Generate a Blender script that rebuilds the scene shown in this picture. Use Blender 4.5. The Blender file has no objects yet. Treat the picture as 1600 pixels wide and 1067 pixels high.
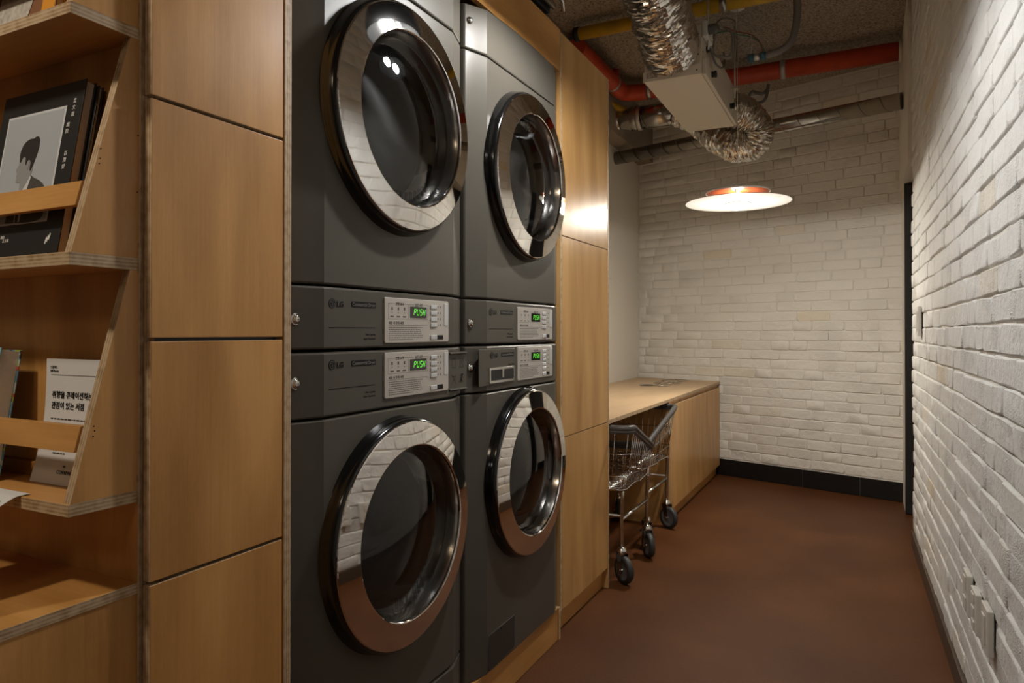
import bpy, bmesh, math, random
from mathutils import Vector, Matrix

random.seed(7)
SC = bpy.context.scene
COL = SC.collection

# ------------------------------------------------------------------ camera
FPX = 1089.0
YAW = math.radians(26.71)
PIT = math.radians(0.4)
HC = 1.14
cam_d = bpy.data.cameras.new('camera')
cam_d.sensor_fit = 'HORIZONTAL'
cam_d.sensor_width = 36.0
cam_d.lens = FPX * 36.0 / 1600.0
PY0 = 518.5 - FPX * math.tan(PIT)
cam_d.shift_x = 0.0
cam_d.shift_y = -(533.5 - PY0) / 1600.0
cam_d.clip_start = 0.02
cam = bpy.data.objects.new('camera', cam_d)
COL.objects.link(cam)
cam.location = (0, 0, HC)
cam.rotation_euler = (math.pi / 2 + PIT, 0, YAW)
SC.camera = cam

# ------------------------------------------------------------------ world, exposure, large lights
w = bpy.data.worlds.new('world')
SC.world = w
w.use_nodes = True
w.node_tree.nodes['Background'].inputs[0].default_value = (1.0, 0.80, 0.58, 1)
w.node_tree.nodes['Background'].inputs[1].default_value = 0.05
SC.view_settings.view_transform = 'Standard'
SC.view_settings.look = 'None'
SC.view_settings.gamma = 1.0
SC.view_settings.use_curve_mapping = False
SC.view_settings.exposure = 0.0


def area_light(name, loc, target, size, power, color, spread=180):
    ld = bpy.data.lights.new(name, 'AREA')
    ld.shape = 'DISK'
    ld.size = size
    ld.energy = power
    ld.color = color
    ld.spread = math.radians(spread)
    o = bpy.data.objects.new(name, ld)
    COL.objects.link(o)
    o.location = loc
    d = Vector(target) - Vector(loc)
    o.rotation_euler = d.to_track_quat('-Z', 'Y').to_euler()
    return o


# fill lights added behind the camera, standing for the shop's unseen ceiling lights
area_light('shop_fill_light', (-1.22, -0.45, 2.75), (-1.2, 0.7, 1.2), 0.16, 8, (1.0, 0.88, 0.72), 120)
area_light('shop_fill_light', (-0.3, -1.6, 2.9), (-0.5, 2.5, 1.2), 0.6, 7, (1.0, 0.78, 0.55))

LAMP_STRENGTH = 0.45      # opal disc
GLOBE_STRENGTH = 470.0   # globe under the disc
DOME_BULB = 560.0        # bulbs of the black dome lamp
LAMP_COLOR = (1.0, 0.93, 0.81)
DOME_COLOR = (1.0, 0.985, 0.965)

# ------------------------------------------------------------------ materials
MATS = {}


def new_mat(name):
    m = bpy.data.materials.new(name)
    m.use_nodes = True
    nt = m.node_tree
    b = nt.nodes['Principled BSDF']
    MATS[name] = m
    return m, nt, b


def plain(name, col, rough=0.5, metal=0.0, emit=None, estr=0.0, bump=0.0, bscale=200.0, var=0.0, vscale=8.0, coat=0.0, spec=0.5):
    m, nt, b = new_mat(name)
    b.inputs['Base Color'].default_value = (*col, 1)
    b.inputs['Roughness'].default_value = rough
    b.inputs['Metallic'].default_value = metal
    b.inputs['Coat Weight'].default_value = coat
    b.inputs['Coat Roughness'].default_value = 0.1
    b.inputs['Specular IOR Level'].default_value = spec
    if emit:
        b.inputs['Emission Color'].default_value = (*emit, 1)
        b.inputs['Emission Strength'].default_value = estr
    if bump or var:
        tc = nt.nodes.new('ShaderNodeTexCoord')
    if bump:
        n = nt.nodes.new('ShaderNodeTexNoise')
        n.inputs['Scale'].default_value = bscale
        n.inputs['Detail'].default_value = 4
        nt.links.new(tc.outputs['Object'], n.inputs['Vector'])
        bp = nt.nodes.new('ShaderNodeBump')
        bp.inputs['Strength'].default_value = bump
        bp.inputs['Distance'].default_value = 0.01
        nt.links.new(n.outputs['Fac'], bp.inputs['Height'])
        nt.links.new(bp.outputs['Normal'], b.inputs['Normal'])
    if var:
        n2 = nt.nodes.new('ShaderNodeTexNoise')
        n2.inputs['Scale'].default_value = vscale
        n2.inputs['Detail'].default_value = 5
        nt.links.new(tc.outputs['Object'], n2.inputs['Vector'])
        r = nt.nodes.new('ShaderNodeValToRGB')
        r.color_ramp.elements[0].position = 0.3
        r.color_ramp.elements[1].position = 0.7
        r.color_ramp.elements[0].color = (*[c * (1 - var) for c in col], 1)
        r.color_ramp.elements[1].color = (*[min(1, c * (1 + var)) for c in col], 1)
        nt.links.new(n2.outputs['Fac'], r.inputs['Fac'])
        nt.links.new(r.outputs['Color'], b.inputs['Base Color'])
    return m


def wood(name, dark, light, grain='z', rough=0.38, fig=1.0, spec=0.35):
    """veneer with the grain along one axis and a slow cathedral figure"""
    m, nt, b = new_mat(name)
    tc = nt.nodes.new('ShaderNodeTexCoord')
    oi = nt.nodes.new('ShaderNodeObjectInfo')
    off = nt.nodes.new('ShaderNodeVectorMath')
    off.operation = 'MULTIPLY_ADD'
    off.inputs[1].default_value = (1, 1, 1)
    comb = nt.nodes.new('ShaderNodeCombineXYZ')
    mul = nt.nodes.new('ShaderNodeMath'); mul.operation = 'MULTIPLY'; mul.inputs[1].default_value = 37.0
    nt.links.new(oi.outputs['Random'], mul.inputs[0])
    for k in range(3):
        nt.links.new(mul.outputs[0], comb.inputs[k])
    nt.links.new(tc.outputs['Object'], off.inputs[0])
    nt.links.new(comb.outputs[0], off.inputs[2])

    def mapped(lo, hi):
        mp = nt.nodes.new('ShaderNodeMapping')
        mp.inputs['Scale'].default_value = {'z': (hi, hi, lo), 'x': (lo, hi, hi), 'y': (hi, lo, hi)}[grain]
        nt.links.new(off.outputs[0], mp.inputs['Vector'])
        return mp
    n1 = nt.nodes.new('ShaderNodeTexNoise'); n1.inputs['Scale'].default_value = 1.0; n1.inputs['Detail'].default_value = 6; n1.inputs['Distortion'].default_value = 0.6
    nt.links.new(mapped(1.3 * fig, 7.0 * fig).outputs[0], n1.inputs['Vector'])
    n2 = nt.nodes.new('ShaderNodeTexNoise'); n2.inputs['Scale'].default_value = 1.0; n2.inputs['Detail'].default_value = 4
    nt.links.new(mapped(5.0, 170.0).outputs[0], n2.inputs['Vector'])
    n3 = nt.nodes.new('ShaderNodeTexNoise'); n3.inputs['Scale'].default_value = 1.0; n3.inputs['Detail'].default_value = 3
    nt.links.new(mapped(45.0, 500.0).outputs[0], n3.inputs['Vector'])
    mx = nt.nodes.new('ShaderNodeMath'); mx.operation = 'MULTIPLY_ADD'; mx.inputs[1].default_value = 0.20
    nt.links.new(n2.outputs['Fac'], mx.inputs[0]); nt.links.new(n1.outputs['Fac'], mx.inputs[2])
    wv = nt.nodes.new('ShaderNodeTexWave'); wv.wave_type = 'BANDS'; wv.bands_direction = 'DIAGONAL'
    wv.inputs['Scale'].default_value = 1.0; wv.inputs['Distortion'].default_value = 9.0; wv.inputs['Detail'].default_value = 3.0
    wv.inputs['Detail Scale'].default_value = 0.7; wv.inputs['Detail Roughness'].default_value = 0.6
    nt.links.new(mapped(0.9 * fig, 4.2 * fig).outputs[0], wv.inputs['Vector'])
    mw = nt.nodes.new('ShaderNodeMath'); mw.operation = 'MULTIPLY_ADD'; mw.inputs[1].default_value = 0.10
    nt.links.new(wv.outputs['Fac'], mw.inputs[0]); nt.links.new(mx.outputs[0], mw.inputs[2])
    mx2 = nt.nodes.new('ShaderNodeMath'); mx2.operation = 'MULTIPLY_ADD'; mx2.inputs[1].default_value = 0.16
    nt.links.new(n3.outputs['Fac'], mx2.inputs[0]); nt.links.new(mw.outputs[0], mx2.inputs[2])
    r = nt.nodes.new('ShaderNodeValToRGB')
    r.color_ramp.elements[0].position = 0.50; r.color_ramp.elements[0].color = (*dark, 1)
    r.color_ramp.elements[1].position = 0.96; r.color_ramp.elements[1].color = (*light, 1)
    nt.links.new(mx2.outputs[0], r.inputs['Fac'])
    nt.links.new(r.outputs['Color'], b.inputs['Base Color'])
    b.inputs['Roughness'].default_value = rough
    b.inputs['Specular IOR Level'].default_value = spec
    bp = nt.nodes.new('ShaderNodeBump'); bp.inputs['Strength'].default_value = 0.08; bp.inputs['Distance'].default_value = 0.002
    nt.links.new(n2.outputs['Fac'], bp.inputs['Height'])
    nt.links.new(bp.outputs['Normal'], b.inputs['Normal'])
    return m


def ply_edge(name, axis, period=0.0056):
    m, nt, b = new_mat(name)
    tc = nt.nodes.new('ShaderNodeTexCoord')
    sp = nt.nodes.new('ShaderNodeSeparateXYZ')
    nt.links.new(tc.outputs['Object'], sp.inputs[0])
    mu = nt.nodes.new('ShaderNodeMath'); mu.operation = 'MULTIPLY'; mu.inputs[1].default_value = 2 * math.pi / period
    nt.links.new(sp.outputs['XYZ'.index(axis.upper())], mu.inputs[0])
    sn = nt.nodes.new('ShaderNodeMath'); sn.operation = 'SINE'
    nt.links.new(mu.outputs[0], sn.inputs[0])
    n = nt.nodes.new('ShaderNodeTexNoise'); n.inputs['Scale'].default_value = 60; n.inputs['Detail'].default_value = 4
    nt.links.new(tc.outputs['Object'], n.inputs['Vector'])
    ma = nt.nodes.new('ShaderNodeMath'); ma.operation = 'MULTIPLY_ADD'; ma.inputs[1].default_value = 0.15
    nt.links.new(sn.outputs[0], ma.inputs[0]); nt.links.new(n.outputs['Fac'], ma.inputs[2])
    r = nt.nodes.new('ShaderNodeValToRGB')
    r.color_ramp.elements[0].position = 0.25; r.color_ramp.elements[0].color = (0.30, 0.185, 0.085, 1)
    r.color_ramp.elements[1].position = 0.62; r.color_ramp.elements[1].color = (0.52, 0.38, 0.235, 1)
    nt.links.new(ma.outputs[0], r.inputs['Fac'])
    nt.links.new(r.outputs['Color'], b.inputs['Base Color'])
    b.inputs['Roughness'].default_value = 0.6
    return m


def brick_mat(name, bump, scale, c1, c2):
    m, nt, b = new_mat(name)
    tc = nt.nodes.new('ShaderNodeTexCoord')
    geo = nt.nodes.new('ShaderNodeNewGeometry')
    oi = nt.nodes.new('ShaderNodeObjectInfo')
    r = nt.nodes.new('ShaderNodeValToRGB')
    r.color_ramp.interpolation = 'LINEAR'
    r.color_ramp.elements[0].position = 0.0; r.color_ramp.elements[0].color = (*c1, 1)
    r.color_ramp.elements[1].position = 0.90; r.color_ramp.elements[1].color = (*c2, 1)
    e = r.color_ramp.elements.new(0.955); e.color = (*c2, 1)
    e = r.color_ramp.elements.new(0.985); e.color = (0.73, 0.66, 0.54, 1)
    nt.links.new(oi.outputs['Random'], r.inputs['Fac'])
    nt.links.new(r.outputs['Color'], b.inputs['Base Color'])
    b.inputs['Roughness'].default_value = 0.6
    n1 = nt.nodes.new('ShaderNodeTexNoise'); n1.inputs['Scale'].default_value = scale; n1.inputs['Detail'].default_value = 8; n1.inputs['Roughness'].default_value = 0.65
    nt.links.new(geo.outputs['Position'], n1.inputs['Vector'])
    v = nt.nodes.new('ShaderNodeTexNoise'); v.inputs['Scale'].default_value = scale * 5; v.inputs['Detail'].default_value = 3
    nt.links.new(geo.outputs['Position'], v.inputs['Vector'])
    # pits: only where a slow noise allows them
    mask = nt.nodes.new('ShaderNodeTexNoise'); mask.inputs['Scale'].default_value = 7.0; mask.inputs['Detail'].default_value = 2
    nt.links.new(geo.outputs['Position'], mask.inputs['Vector'])
    mr = nt.nodes.new('ShaderNodeMapRange'); mr.inputs[1].default_value = 0.5; mr.inputs[2].default_value = 0.66
    nt.links.new(mask.outputs['Fac'], mr.inputs[0])
    pit = nt.nodes.new('ShaderNodeMath'); pit.operation = 'MULTIPLY'
    nt.links.new(mr.outputs[0], pit.inputs[0]); nt.links.new(v.outputs['Fac'], pit.inputs[1])
    ad = nt.nodes.new('ShaderNodeMath'); ad.operation = 'MULTIPLY_ADD'; ad.inputs[1].default_value = 1.6
    nt.links.new(pit.outputs[0], ad.inputs[0]); nt.links.new(n1.outputs['Fac'], ad.inputs[2])
    bp = nt.nodes.new('ShaderNodeBump'); bp.inputs['Strength'].default_value = bump; bp.inputs['Distance'].default_value = 0.010
    nt.links.new(ad.outputs[0], bp.inputs['Height'])
    nt.links.new(bp.outputs['Normal'], b.inputs['Normal'])
    return m


WD = (0.385, 0.180, 0.045)
WL = (0.64, 0.335, 0.108)
wood('veneer_z', WD, WL, 'z')
wood('veneer_x', WD, WL, 'x')
wood('veneer_y', WD, WL, 'y')
wood('cabinet_z', (0.42, 0.220, 0.070), (0.62, 0.365, 0.145), 'z', 0.30, spec=0.10)
wood('worktop_wood', (0.50, 0.345, 0.20), (0.60, 0.43, 0.265), 'y', 0.5, spec=0.3)
for a in 'xyz':
    ply_edge('ply_' + a, a)
brick_mat('brick_near', 0.7, 45.0, (0.76, 0.76, 0.745), (0.73, 0.725, 0.70))
brick_mat('brick_far', 0.5, 40.0, (0.77, 0.745, 0.69), (0.74, 0.71, 0.65))
plain('mortar', (0.76, 0.73, 0.67), 0.7, bump=0.5, bscale=60)
plain('plaster', (0.72, 0.68, 0.60), 0.6, bump=0.06, bscale=60)
plain('beam_plaster', (0.33, 0.27, 0.20), 0.9, bump=0.8, bscale=220, var=0.25, vscale=160)
plain('black_tile', (0.008, 0.008, 0.008), 0.35)
plain('black_paint', (0.012, 0.011, 0.010), 0.5)
plain('brown_skirting', (0.07, 0.045, 0.028), 0.5)
plain('machine_grey', (0.092, 0.083, 0.068), 0.34, metal=0.0, spec=0.17)
plain('machine_dark', (0.03, 0.029, 0.027), 0.4)
plain('black_gloss', (0.006, 0.006, 0.006), 0.12, coat=0.3)
plain('black_matte', (0.008, 0.008, 0.008), 0.6)
plain('chrome', (0.80, 0.79, 0.77), 0.03, metal=1.0)
plain('chrome_soft', (0.62, 0.60, 0.57), 0.16, metal=1.0)
plain('drum_steel', (0.30, 0.29, 0.28), 0.3, metal=1.0)
plain('gasket', (0.09, 0.09, 0.085), 0.5)
plain('plate_silver', (0.50, 0.46, 0.41), 0.4, metal=0.15)
plain('button_grey', (0.55, 0.55, 0.54), 0.4)
plain('print_dark', (0.008, 0.008, 0.008), 0.6, spec=0.2)
plain('print_grey', (0.085, 0.078, 0.07), 0.5)
plain('print_light', (0.20, 0.19, 0.175), 0.5)
plain('print_white', (0.75, 0.74, 0.72), 0.5)
plain('lcd_green', (0.01, 0.05, 0.01), 0.5, emit=(0.16, 1.0, 0.06), estr=0.85)
plain('duct_metal', (0.46, 0.43, 0.38), 0.24, metal=1.0, bump=0.02, bscale=20)
plain('duct_seam', (0.26, 0.24, 0.21), 0.4, metal=1.0)
plain('foil_tape', (0.60, 0.57, 0.52), 0.25, metal=1.0, bump=0.35, bscale=50)
plain('red_pipe', (0.50, 0.055, 0.014), 0.5, var=0.12, vscale=14)
plain('yellow_pipe', (0.55, 0.33, 0.02), 0.5, var=0.15, vscale=12)
plain('clamp_steel', (0.55, 0.53, 0.50), 0.35, metal=0.9)
plain('hvac_paint', (0.62, 0.56, 0.46), 0.45)
plain('hvac_label', (0.33, 0.28, 0.24), 0.5)
plain('cable_grey', (0.16, 0.15, 0.135), 0.55)
plain('cable_white', (0.55, 0.52, 0.46), 0.5)
plain('cable_red', (0.25, 0.07, 0.04), 0.5)
plain('cable_green', (0.06, 0.20, 0.11), 0.5)
plain('blue_plug', (0.03, 0.10, 0.16), 0.5)
plain('white_plastic', (0.62, 0.60, 0.55), 0.4)
plain('lamp_white', (0.85, 0.83, 0.78), 0.4)
plain('lining_grey', (0.004, 0.004, 0.004), 0.8, spec=0.0)
plain('lamp_orange', (0.62, 0.17, 0.05), 0.4)
plain('lamp_diffuser', (0.9, 0.88, 0.84), 0.4, emit=LAMP_COLOR, estr=LAMP_STRENGTH)
plain('lamp_bulb', (1, 1, 1), 0.4, emit=LAMP_COLOR, estr=22.0)
plain('lamp_globe', (1, 1, 1), 0.4, emit=LAMP_COLOR, estr=GLOBE_STRENGTH)
plain('dome_bulb', (1, 1, 1), 0.4, emit=DOME_COLOR, estr=DOME_BULB)
plain('paper', (0.72, 0.72, 0.71), 0.6)
plain('page_block', (0.78, 0.71, 0.60), 0.7, bump=0.1, bscale=400)
plain('cover_black', (0.022, 0.021, 0.020), 0.42)
plain('photo_grey', (0.42, 0.45, 0.48), 0.35)
plain('photo_light', (0.62, 0.64, 0.66), 0.35)
plain('photo_hair', (0.03, 0.025, 0.023), 0.5)
plain('photo_skin', (0.30, 0.30, 0.30), 0.4)
plain('photo_suit', (0.075, 0.068, 0.06), 0.5, var=0.3, vscale=300)
plain('photo_mist', (0.30, 0.32, 0.34), 0.5)
plain('cover_blue', (0.25, 0.50, 0.56), 0.4)
plain('cover_orange', (0.62, 0.26, 0.02), 0.5)
plain('cover_brown', (0.20, 0.085, 0.035), 0.5)
plain('cover_stone', (0.40, 0.37, 0.32), 0.7, var=0.3, vscale=90)
plain('rubber_grey', (0.085, 0.08, 0.075), 0.42)
plain('tyre', (0.035, 0.034, 0.033), 0.55)
plain('wheel_hub', (0.15, 0.145, 0.14), 0.4)
plain('cloth_olive', (0.42, 0.25, 0.04), 0.9)
plain('cloth_grey', (0.10, 0.11, 0.11), 0.9)


def floral():
    m, nt, b = new_mat('cover_floral')
    tc = nt.nodes.new('ShaderNodeTexCoord')
    v = nt.nodes.new('ShaderNodeTexVoronoi'); v.inputs['Scale'].default_value = 130
    nt.links.new(tc.outputs['Object'], v.inputs['Vector'])
    r = nt.nodes.new('ShaderNodeValToRGB'); r.color_ramp.interpolation = 'CONSTANT'
    sp = nt.nodes.new('ShaderNodeSeparateXYZ')
    nt.links.new(v.outputs['Color'], sp.inputs[0]); nt.links.new(sp.outputs[0], r.inputs['Fac'])
    els = r.color_ramp.elements
    els[0].color = (0.12, 0.28, 0.42, 1); els[0].position = 0
    els[1].color = (0.30, 0.38, 0.06, 1); els[1].position = 0.35
    for p, c in ((0.55, (0.40, 0.50, 0.52, 1)), (0.75, (0.02, 0.03, 0.03, 1)), (0.9, (0.5, 0.05, 0.03, 1))):
        e = els.new(p); e.color = c
    nt.links.new(r.outputs['Color'], b.inputs['Base Color'])


floral()


def floor_material():
    m, nt, b = new_mat('floor_epoxy')
    tc = nt.nodes.new('ShaderNodeTexCoord')
    n1 = nt.nodes.new('ShaderNodeTexNoise'); n1.inputs['Scale'].default_value = 2.2; n1.inputs['Detail'].default_value = 6
    n2 = nt.nodes.new('ShaderNodeTexNoise'); n2.inputs['Scale'].default_value = 260; n2.inputs['Detail'].default_value = 3
    for n in (n1, n2):
        nt.links.new(tc.outputs['Object'], n.inputs['Vector'])
    r = nt.nodes.new('ShaderNodeValToRGB')
    r.color_ramp.elements[0].position = 0.3; r.color_ramp.elements[0].color = (0.076, 0.0255, 0.0080, 1)
    r.color_ramp.elements[1].position = 0.72; r.color_ramp.elements[1].color = (0.125, 0.046, 0.0145, 1)
    ma = nt.nodes.new('ShaderNodeMath'); ma.operation = 'MULTIPLY_ADD'; ma.inputs[1].default_value = 0.6
    nt.links.new(n2.outputs['Fac'], ma.inputs[0]); nt.links.new(n1.outputs['Fac'], ma.inputs[2])
    sb = nt.nodes.new('ShaderNodeMath'); sb.operation = 'SUBTRACT'; sb.inputs[1].default_value = 0.30
    nt.links.new(ma.outputs[0], sb.inputs[0])
    nt.links.new(sb.outputs[0], r.inputs['Fac']); nt.links.new(r.outputs['Color'], b.inputs['Base Color'])
    b.inputs['Roughness'].default_value = 0.42
    b.inputs['Specular IOR Level'].default_value = 0.16
    bp = nt.nodes.new('ShaderNodeBump'); bp.inputs['Strength'].default_value = 0.5; bp.inputs['Distance'].default_value = 0.004
    nt.links.new(n2.outputs['Fac'], bp.inputs['Height']); nt.links.new(bp.outputs['Normal'], b.inputs['Normal'])


floor_material()


def ceiling_material():
    m, nt, b = new_mat('popcorn')
    tc = nt.nodes.new('ShaderNodeTexCoord')
    n = nt.nodes.new('ShaderNodeTexNoise'); n.inputs['Scale'].default_value = 75; n.inputs['Detail'].default_value = 6; n.inputs['Roughness'].default_value = 0.7
    nt.links.new(tc.outputs['Object'], n.inputs['Vector'])
    r = nt.nodes.new('ShaderNodeValToRGB')
    r.color_ramp.elements[0].position = 0.36; r.color_ramp.elements[0].color = (0.16, 0.125, 0.085, 1)
    r.color_ramp.elements[1].position = 0.56; r.color_ramp.elements[1].color = (0.50, 0.43, 0.34, 1)
    nt.links.new(n.outputs['Fac'], r.inputs['Fac']); nt.links.new(r.outputs['Color'], b.inputs['Base Color'])
    b.inputs['Roughness'].default_value = 0.95
    bp = nt.nodes.new('ShaderNodeBump'); bp.inputs['Strength'].default_value = 1.0; bp.inputs['Distance'].default_value = 0.012
    nt.links.new(n.outputs['Fac'], bp.inputs['Height']); nt.links.new(bp.outputs['Normal'], b.inputs['Normal'])


ceiling_material()


def foil_material():
    m, nt, b = new_mat('foil')
    tc = nt.nodes.new('ShaderNodeTexCoord')
    n = nt.nodes.new('ShaderNodeTexNoise'); n.inputs['Scale'].default_value = 30; n.inputs['Detail'].default_value = 3; n.inputs['Distortion'].default_value = 1.0
    nt.links.new(tc.outputs['Object'], n.inputs['Vector'])
    b.inputs['Base Color'].default_value = (0.66, 0.63, 0.58, 1)
    b.inputs['Metallic'].default_value = 1.0
    b.inputs['Roughness'].default_value = 0.22
    bp = nt.nodes.new('ShaderNodeBump'); bp.inputs['Strength'].default_value = 0.25; bp.inputs['Distance'].default_value = 0.01
    nt.links.new(n.outputs['Fac'], bp.inputs['Height']); nt.links.new(bp.outputs['Normal'], b.inputs['Normal'])


foil_material()


def glass_material(name, tint, refl):
    m, nt, b = new_mat(name)
    nt.nodes.remove(b)
    out = nt.nodes['Material Output']
    tr = nt.nodes.new('ShaderNodeBsdfTransparent'); tr.inputs[0].default_value = (*tint, 1)
    gl = nt.nodes.new('ShaderNodeBsdfGlossy'); gl.inputs['Roughness'].default_value = 0.02
    gl.inputs['Color'].default_value = (0.95, 0.95, 0.95, 1)
    fr = nt.nodes.new('ShaderNodeFresnel'); fr.inputs['IOR'].default_value = refl
    mx = nt.nodes.new('ShaderNodeMixShader')
    nt.links.new(fr.outputs[0], mx.inputs[0]); nt.links.new(tr.outputs[0], mx.inputs[1]); nt.links.new(gl.outputs[0], mx.inputs[2])
    nt.links.new(mx.outputs[0], out.inputs['Surface'])


glass_material('door_glass', (0.90, 0.91, 0.91), 1.5)


# ------------------------------------------------------------------ mesh helpers
class MB:
    """collects faces in world coordinates; build() links them as ONE mesh object"""

    def __init__(self):
        self.v = []; self.f = []; self.mi = []; self.sm = []

    def add(self, verts, faces, mi=0, smooth=False):
        o = len(self.v)
        self.v += [tuple(p) for p in verts]
        for fc in faces:
            self.f.append(tuple(i + o for i in fc)); self.mi.append(mi); self.sm.append(smooth)
        return self

    def box(self, x0, x1, y0, y1, z0, z1, mi=0, edge=None, taxis=None):
        vs = [(x0, y0, z0), (x1, y0, z0), (x1, y1, z0), (x0, y1, z0), (x0, y0, z1), (x1, y0, z1), (x1, y1, z1), (x0, y1, z1)]
        fs = [((0, 3, 2, 1), 'z'), ((4, 5, 6, 7), 'z'), ((0, 1, 5, 4), 'y'), ((2, 3, 7, 6), 'y'), ((1, 2, 6, 5), 'x'), ((0, 4, 7, 3), 'x')]
        for fc, ax in fs:
            self.add(vs, [fc], mi if (taxis is None or ax == taxis) else edge) if False else None
        o = len(self.v); self.v += vs
        for fc, ax in fs:
            self.f.append(tuple(i + o for i in fc)); self.sm.append(False)
            self.mi.append(mi if (taxis is None or ax == taxis) else edge)
        return self

    def prism(self, poly, axis, a0, a1, mi=0, edge=None):
        """poly: 2-D outline in the two other axes (cyclic order), extruded along axis"""
        def P(p, a):
            return {'x': (a, p[0], p[1]), 'y': (p[0], a, p[1]), 'z': (p[0], p[1], a)}[axis]
        n = len(poly)
        vs = [P(p, a0) for p in poly] + [P(p, a1) for p in poly]
        self.add(vs, [tuple(range(n - 1, -1, -1)), tuple(range(n, 2 * n))], mi)
        self.f += []
        o = len(self.v) - 2 * n
        for i in range(n):
            j = (i + 1) % n
            self.f.append((o + i, o + j, o + n + j, o + n + i)); self.mi.append(mi if edge is None else edge); self.sm.append(False)
        return self

    def tube(self, pts, r, n=10, closed=False, mi=0, caps=True, radii=None, disp=None):
        pts = [Vector(p) for p in pts]
        m = len(pts)
        rings = []
        up = None
        for i, p in enumerate(pts):
            if closed:
                t = (pts[(i + 1) % m] - pts[i - 1]).normalized()
            else:
                t = (pts[min(i + 1, m - 1)] - pts[max(i - 1, 0)]).normalized()
            if up is None:
                up = Vector((0, 0, 1)) if abs(t.z) < 0.9 else Vector((1, 0, 0))
            a = (up - t * up.dot(t)).normalized()
            up = a
            b = t.cross(a)
            rr = radii[i] if radii else r
            ring = []
            for k in range(n):
                th = 2 * math.pi * k / n
                q = rr + (disp(i, k) if disp else 0)
                ring.append(p + a * (q * math.cos(th)) + b * (q * math.sin(th)))
            rings.append(ring)
        vs = [q for rg in rings for q in rg]
        fs = []
        for i in range(m if closed else m - 1):
            i2 = (i + 1) % m
            for k in range(n):
                k2 = (k + 1) % n
                fs.append((i * n + k, i * n + k2, i2 * n + k2, i2 * n + k))
        self.add(vs, fs, mi, True)
        if caps and not closed:
            o = len(self.v) - len(vs)
            self.f.append(tuple(o + k for k in range(n - 1, -1, -1))); self.mi.append(mi); self.sm.append(False)
            self.f.append(tuple(o + (m - 1) * n + k for k in range(n))); self.mi.append(mi); self.sm.append(False)
        return self

    def lathe(self, prof, c, axis='x', n=64, mi=0, smooth=True, cap=False):
        """prof: list of (radius, offset along axis[, dy]) around centre c; dy shifts that ring along +Y"""
        vs = []
        for pr in prof:
            r, h = pr[0], pr[1]
            dy = pr[2] if len(pr) > 2 else 0.0
            for k in range(n):
                th = 2 * math.pi * k / n
                a, b = r * math.cos(th), r * math.sin(th)
                if axis == 'x':
                    vs.append((c[0] + h, c[1] + a + dy, c[2] + b))
                elif axis == 'y':
                    vs.append((c[0] + a, c[1] + h, c[2] + b))
                else:
                    vs.append((c[0] + a, c[1] + b, c[2] + h))
        fs = []
        for i in range(len(prof) - 1):
            for k in range(n):
                k2 = (k + 1) % n
                fs.append((i * n + k, i * n + k2, (i + 1) * n + k2, (i + 1) * n + k))
        self.add(vs, fs, mi, smooth)
        if cap:
            o = len(self.v) - len(vs)
            self.f.append(tuple(o + k for k in range(n))); self.mi.append(mi); self.sm.append(False)
            e = o + (len(prof) - 1) * n
            self.f.append(tuple(e + k for k in range(n))); self.mi.append(mi); self.sm.append(False)
        return self

    def build(self, name, mats, parent=None, base=None, bevel=0.0, seg=2):
        me = bpy.data.meshes.new(name)
        off = Vector((0, 0, 0))
        if parent is not None:
            off = abs_loc(parent)
        org = Vector(base) if base is not None else off
        me.from_pydata([tuple(Vector(p) - org) for p in self.v], [], self.f)
        if isinstance(mats, str):
            mats = [mats]
        for mn in mats:
            me.materials.append(MATS[mn])
        me.polygons.foreach_set('material_index', self.mi)
        me.polygons.foreach_set('use_smooth', self.sm)
        me.update()
        bm = bmesh.new(); bm.from_mesh(me); bmesh.ops.recalc_face_normals(bm, faces=bm.faces); bm.to_mesh(me); bm.free()
        o = bpy.data.objects.new(name, me)
        COL.objects.link(o)
        if parent is not None:
            o.parent = parent
        o.location = org - off
        if bevel:
            md = o.modifiers.new('bevel', 'BEVEL'); md.width = bevel; md.segments = seg; md.limit_method = 'ANGLE'; md.angle_limit = math.radians(40)
            md.harden_normals = False
        return o


def abs_loc(o):
    p = Vector(o.location)
    while o.parent is not None:
        o = o.parent
        p = p + o.location
    return p


def tag(o, label=None, cat=None, group=None, kind=None):
    if label: o['label'] = label
    if cat: o['category'] = cat
    if group: o['group'] = group
    if kind: o['kind'] = kind
    return o


def thing(name, loc, label, cat, group=None, kind=None):
    o = bpy.data.objects.new(name, None)
    COL.objects.link(o)
    o.location = loc
    o.empty_display_size = 0.05
    return tag(o, label, cat, group, kind)


def copy_tree(o, parent=None):
    c = o.copy(); COL.objects.link(c); c.parent = parent
    for ch in [x for x in bpy.data.objects if x.parent is o]:
        copy_tree(ch, c)
    return c


def struct(o):
    o['kind'] = 'structure'
    return o


TXT = []


def text(name, body, size, loc, xd, yd, mat, parent, align='LEFT', sx=1.0, thick=0.0):
    """flat lettering: real outline mesh standing on a surface"""
    c = bpy.data.curves.new(name, 'FONT')
    c.body = body; c.size = size; c.align_x = align; c.extrude = 0.0002; c.resolution_u = 2
    if thick: c.offset = thick
    o = bpy.data.objects.new(name, c)
    COL.objects.link(o)
    TXT.append((o, name, Vector(loc), Vector(xd).normalized(), Vector(yd).normalized(), mat, parent, sx))


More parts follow.
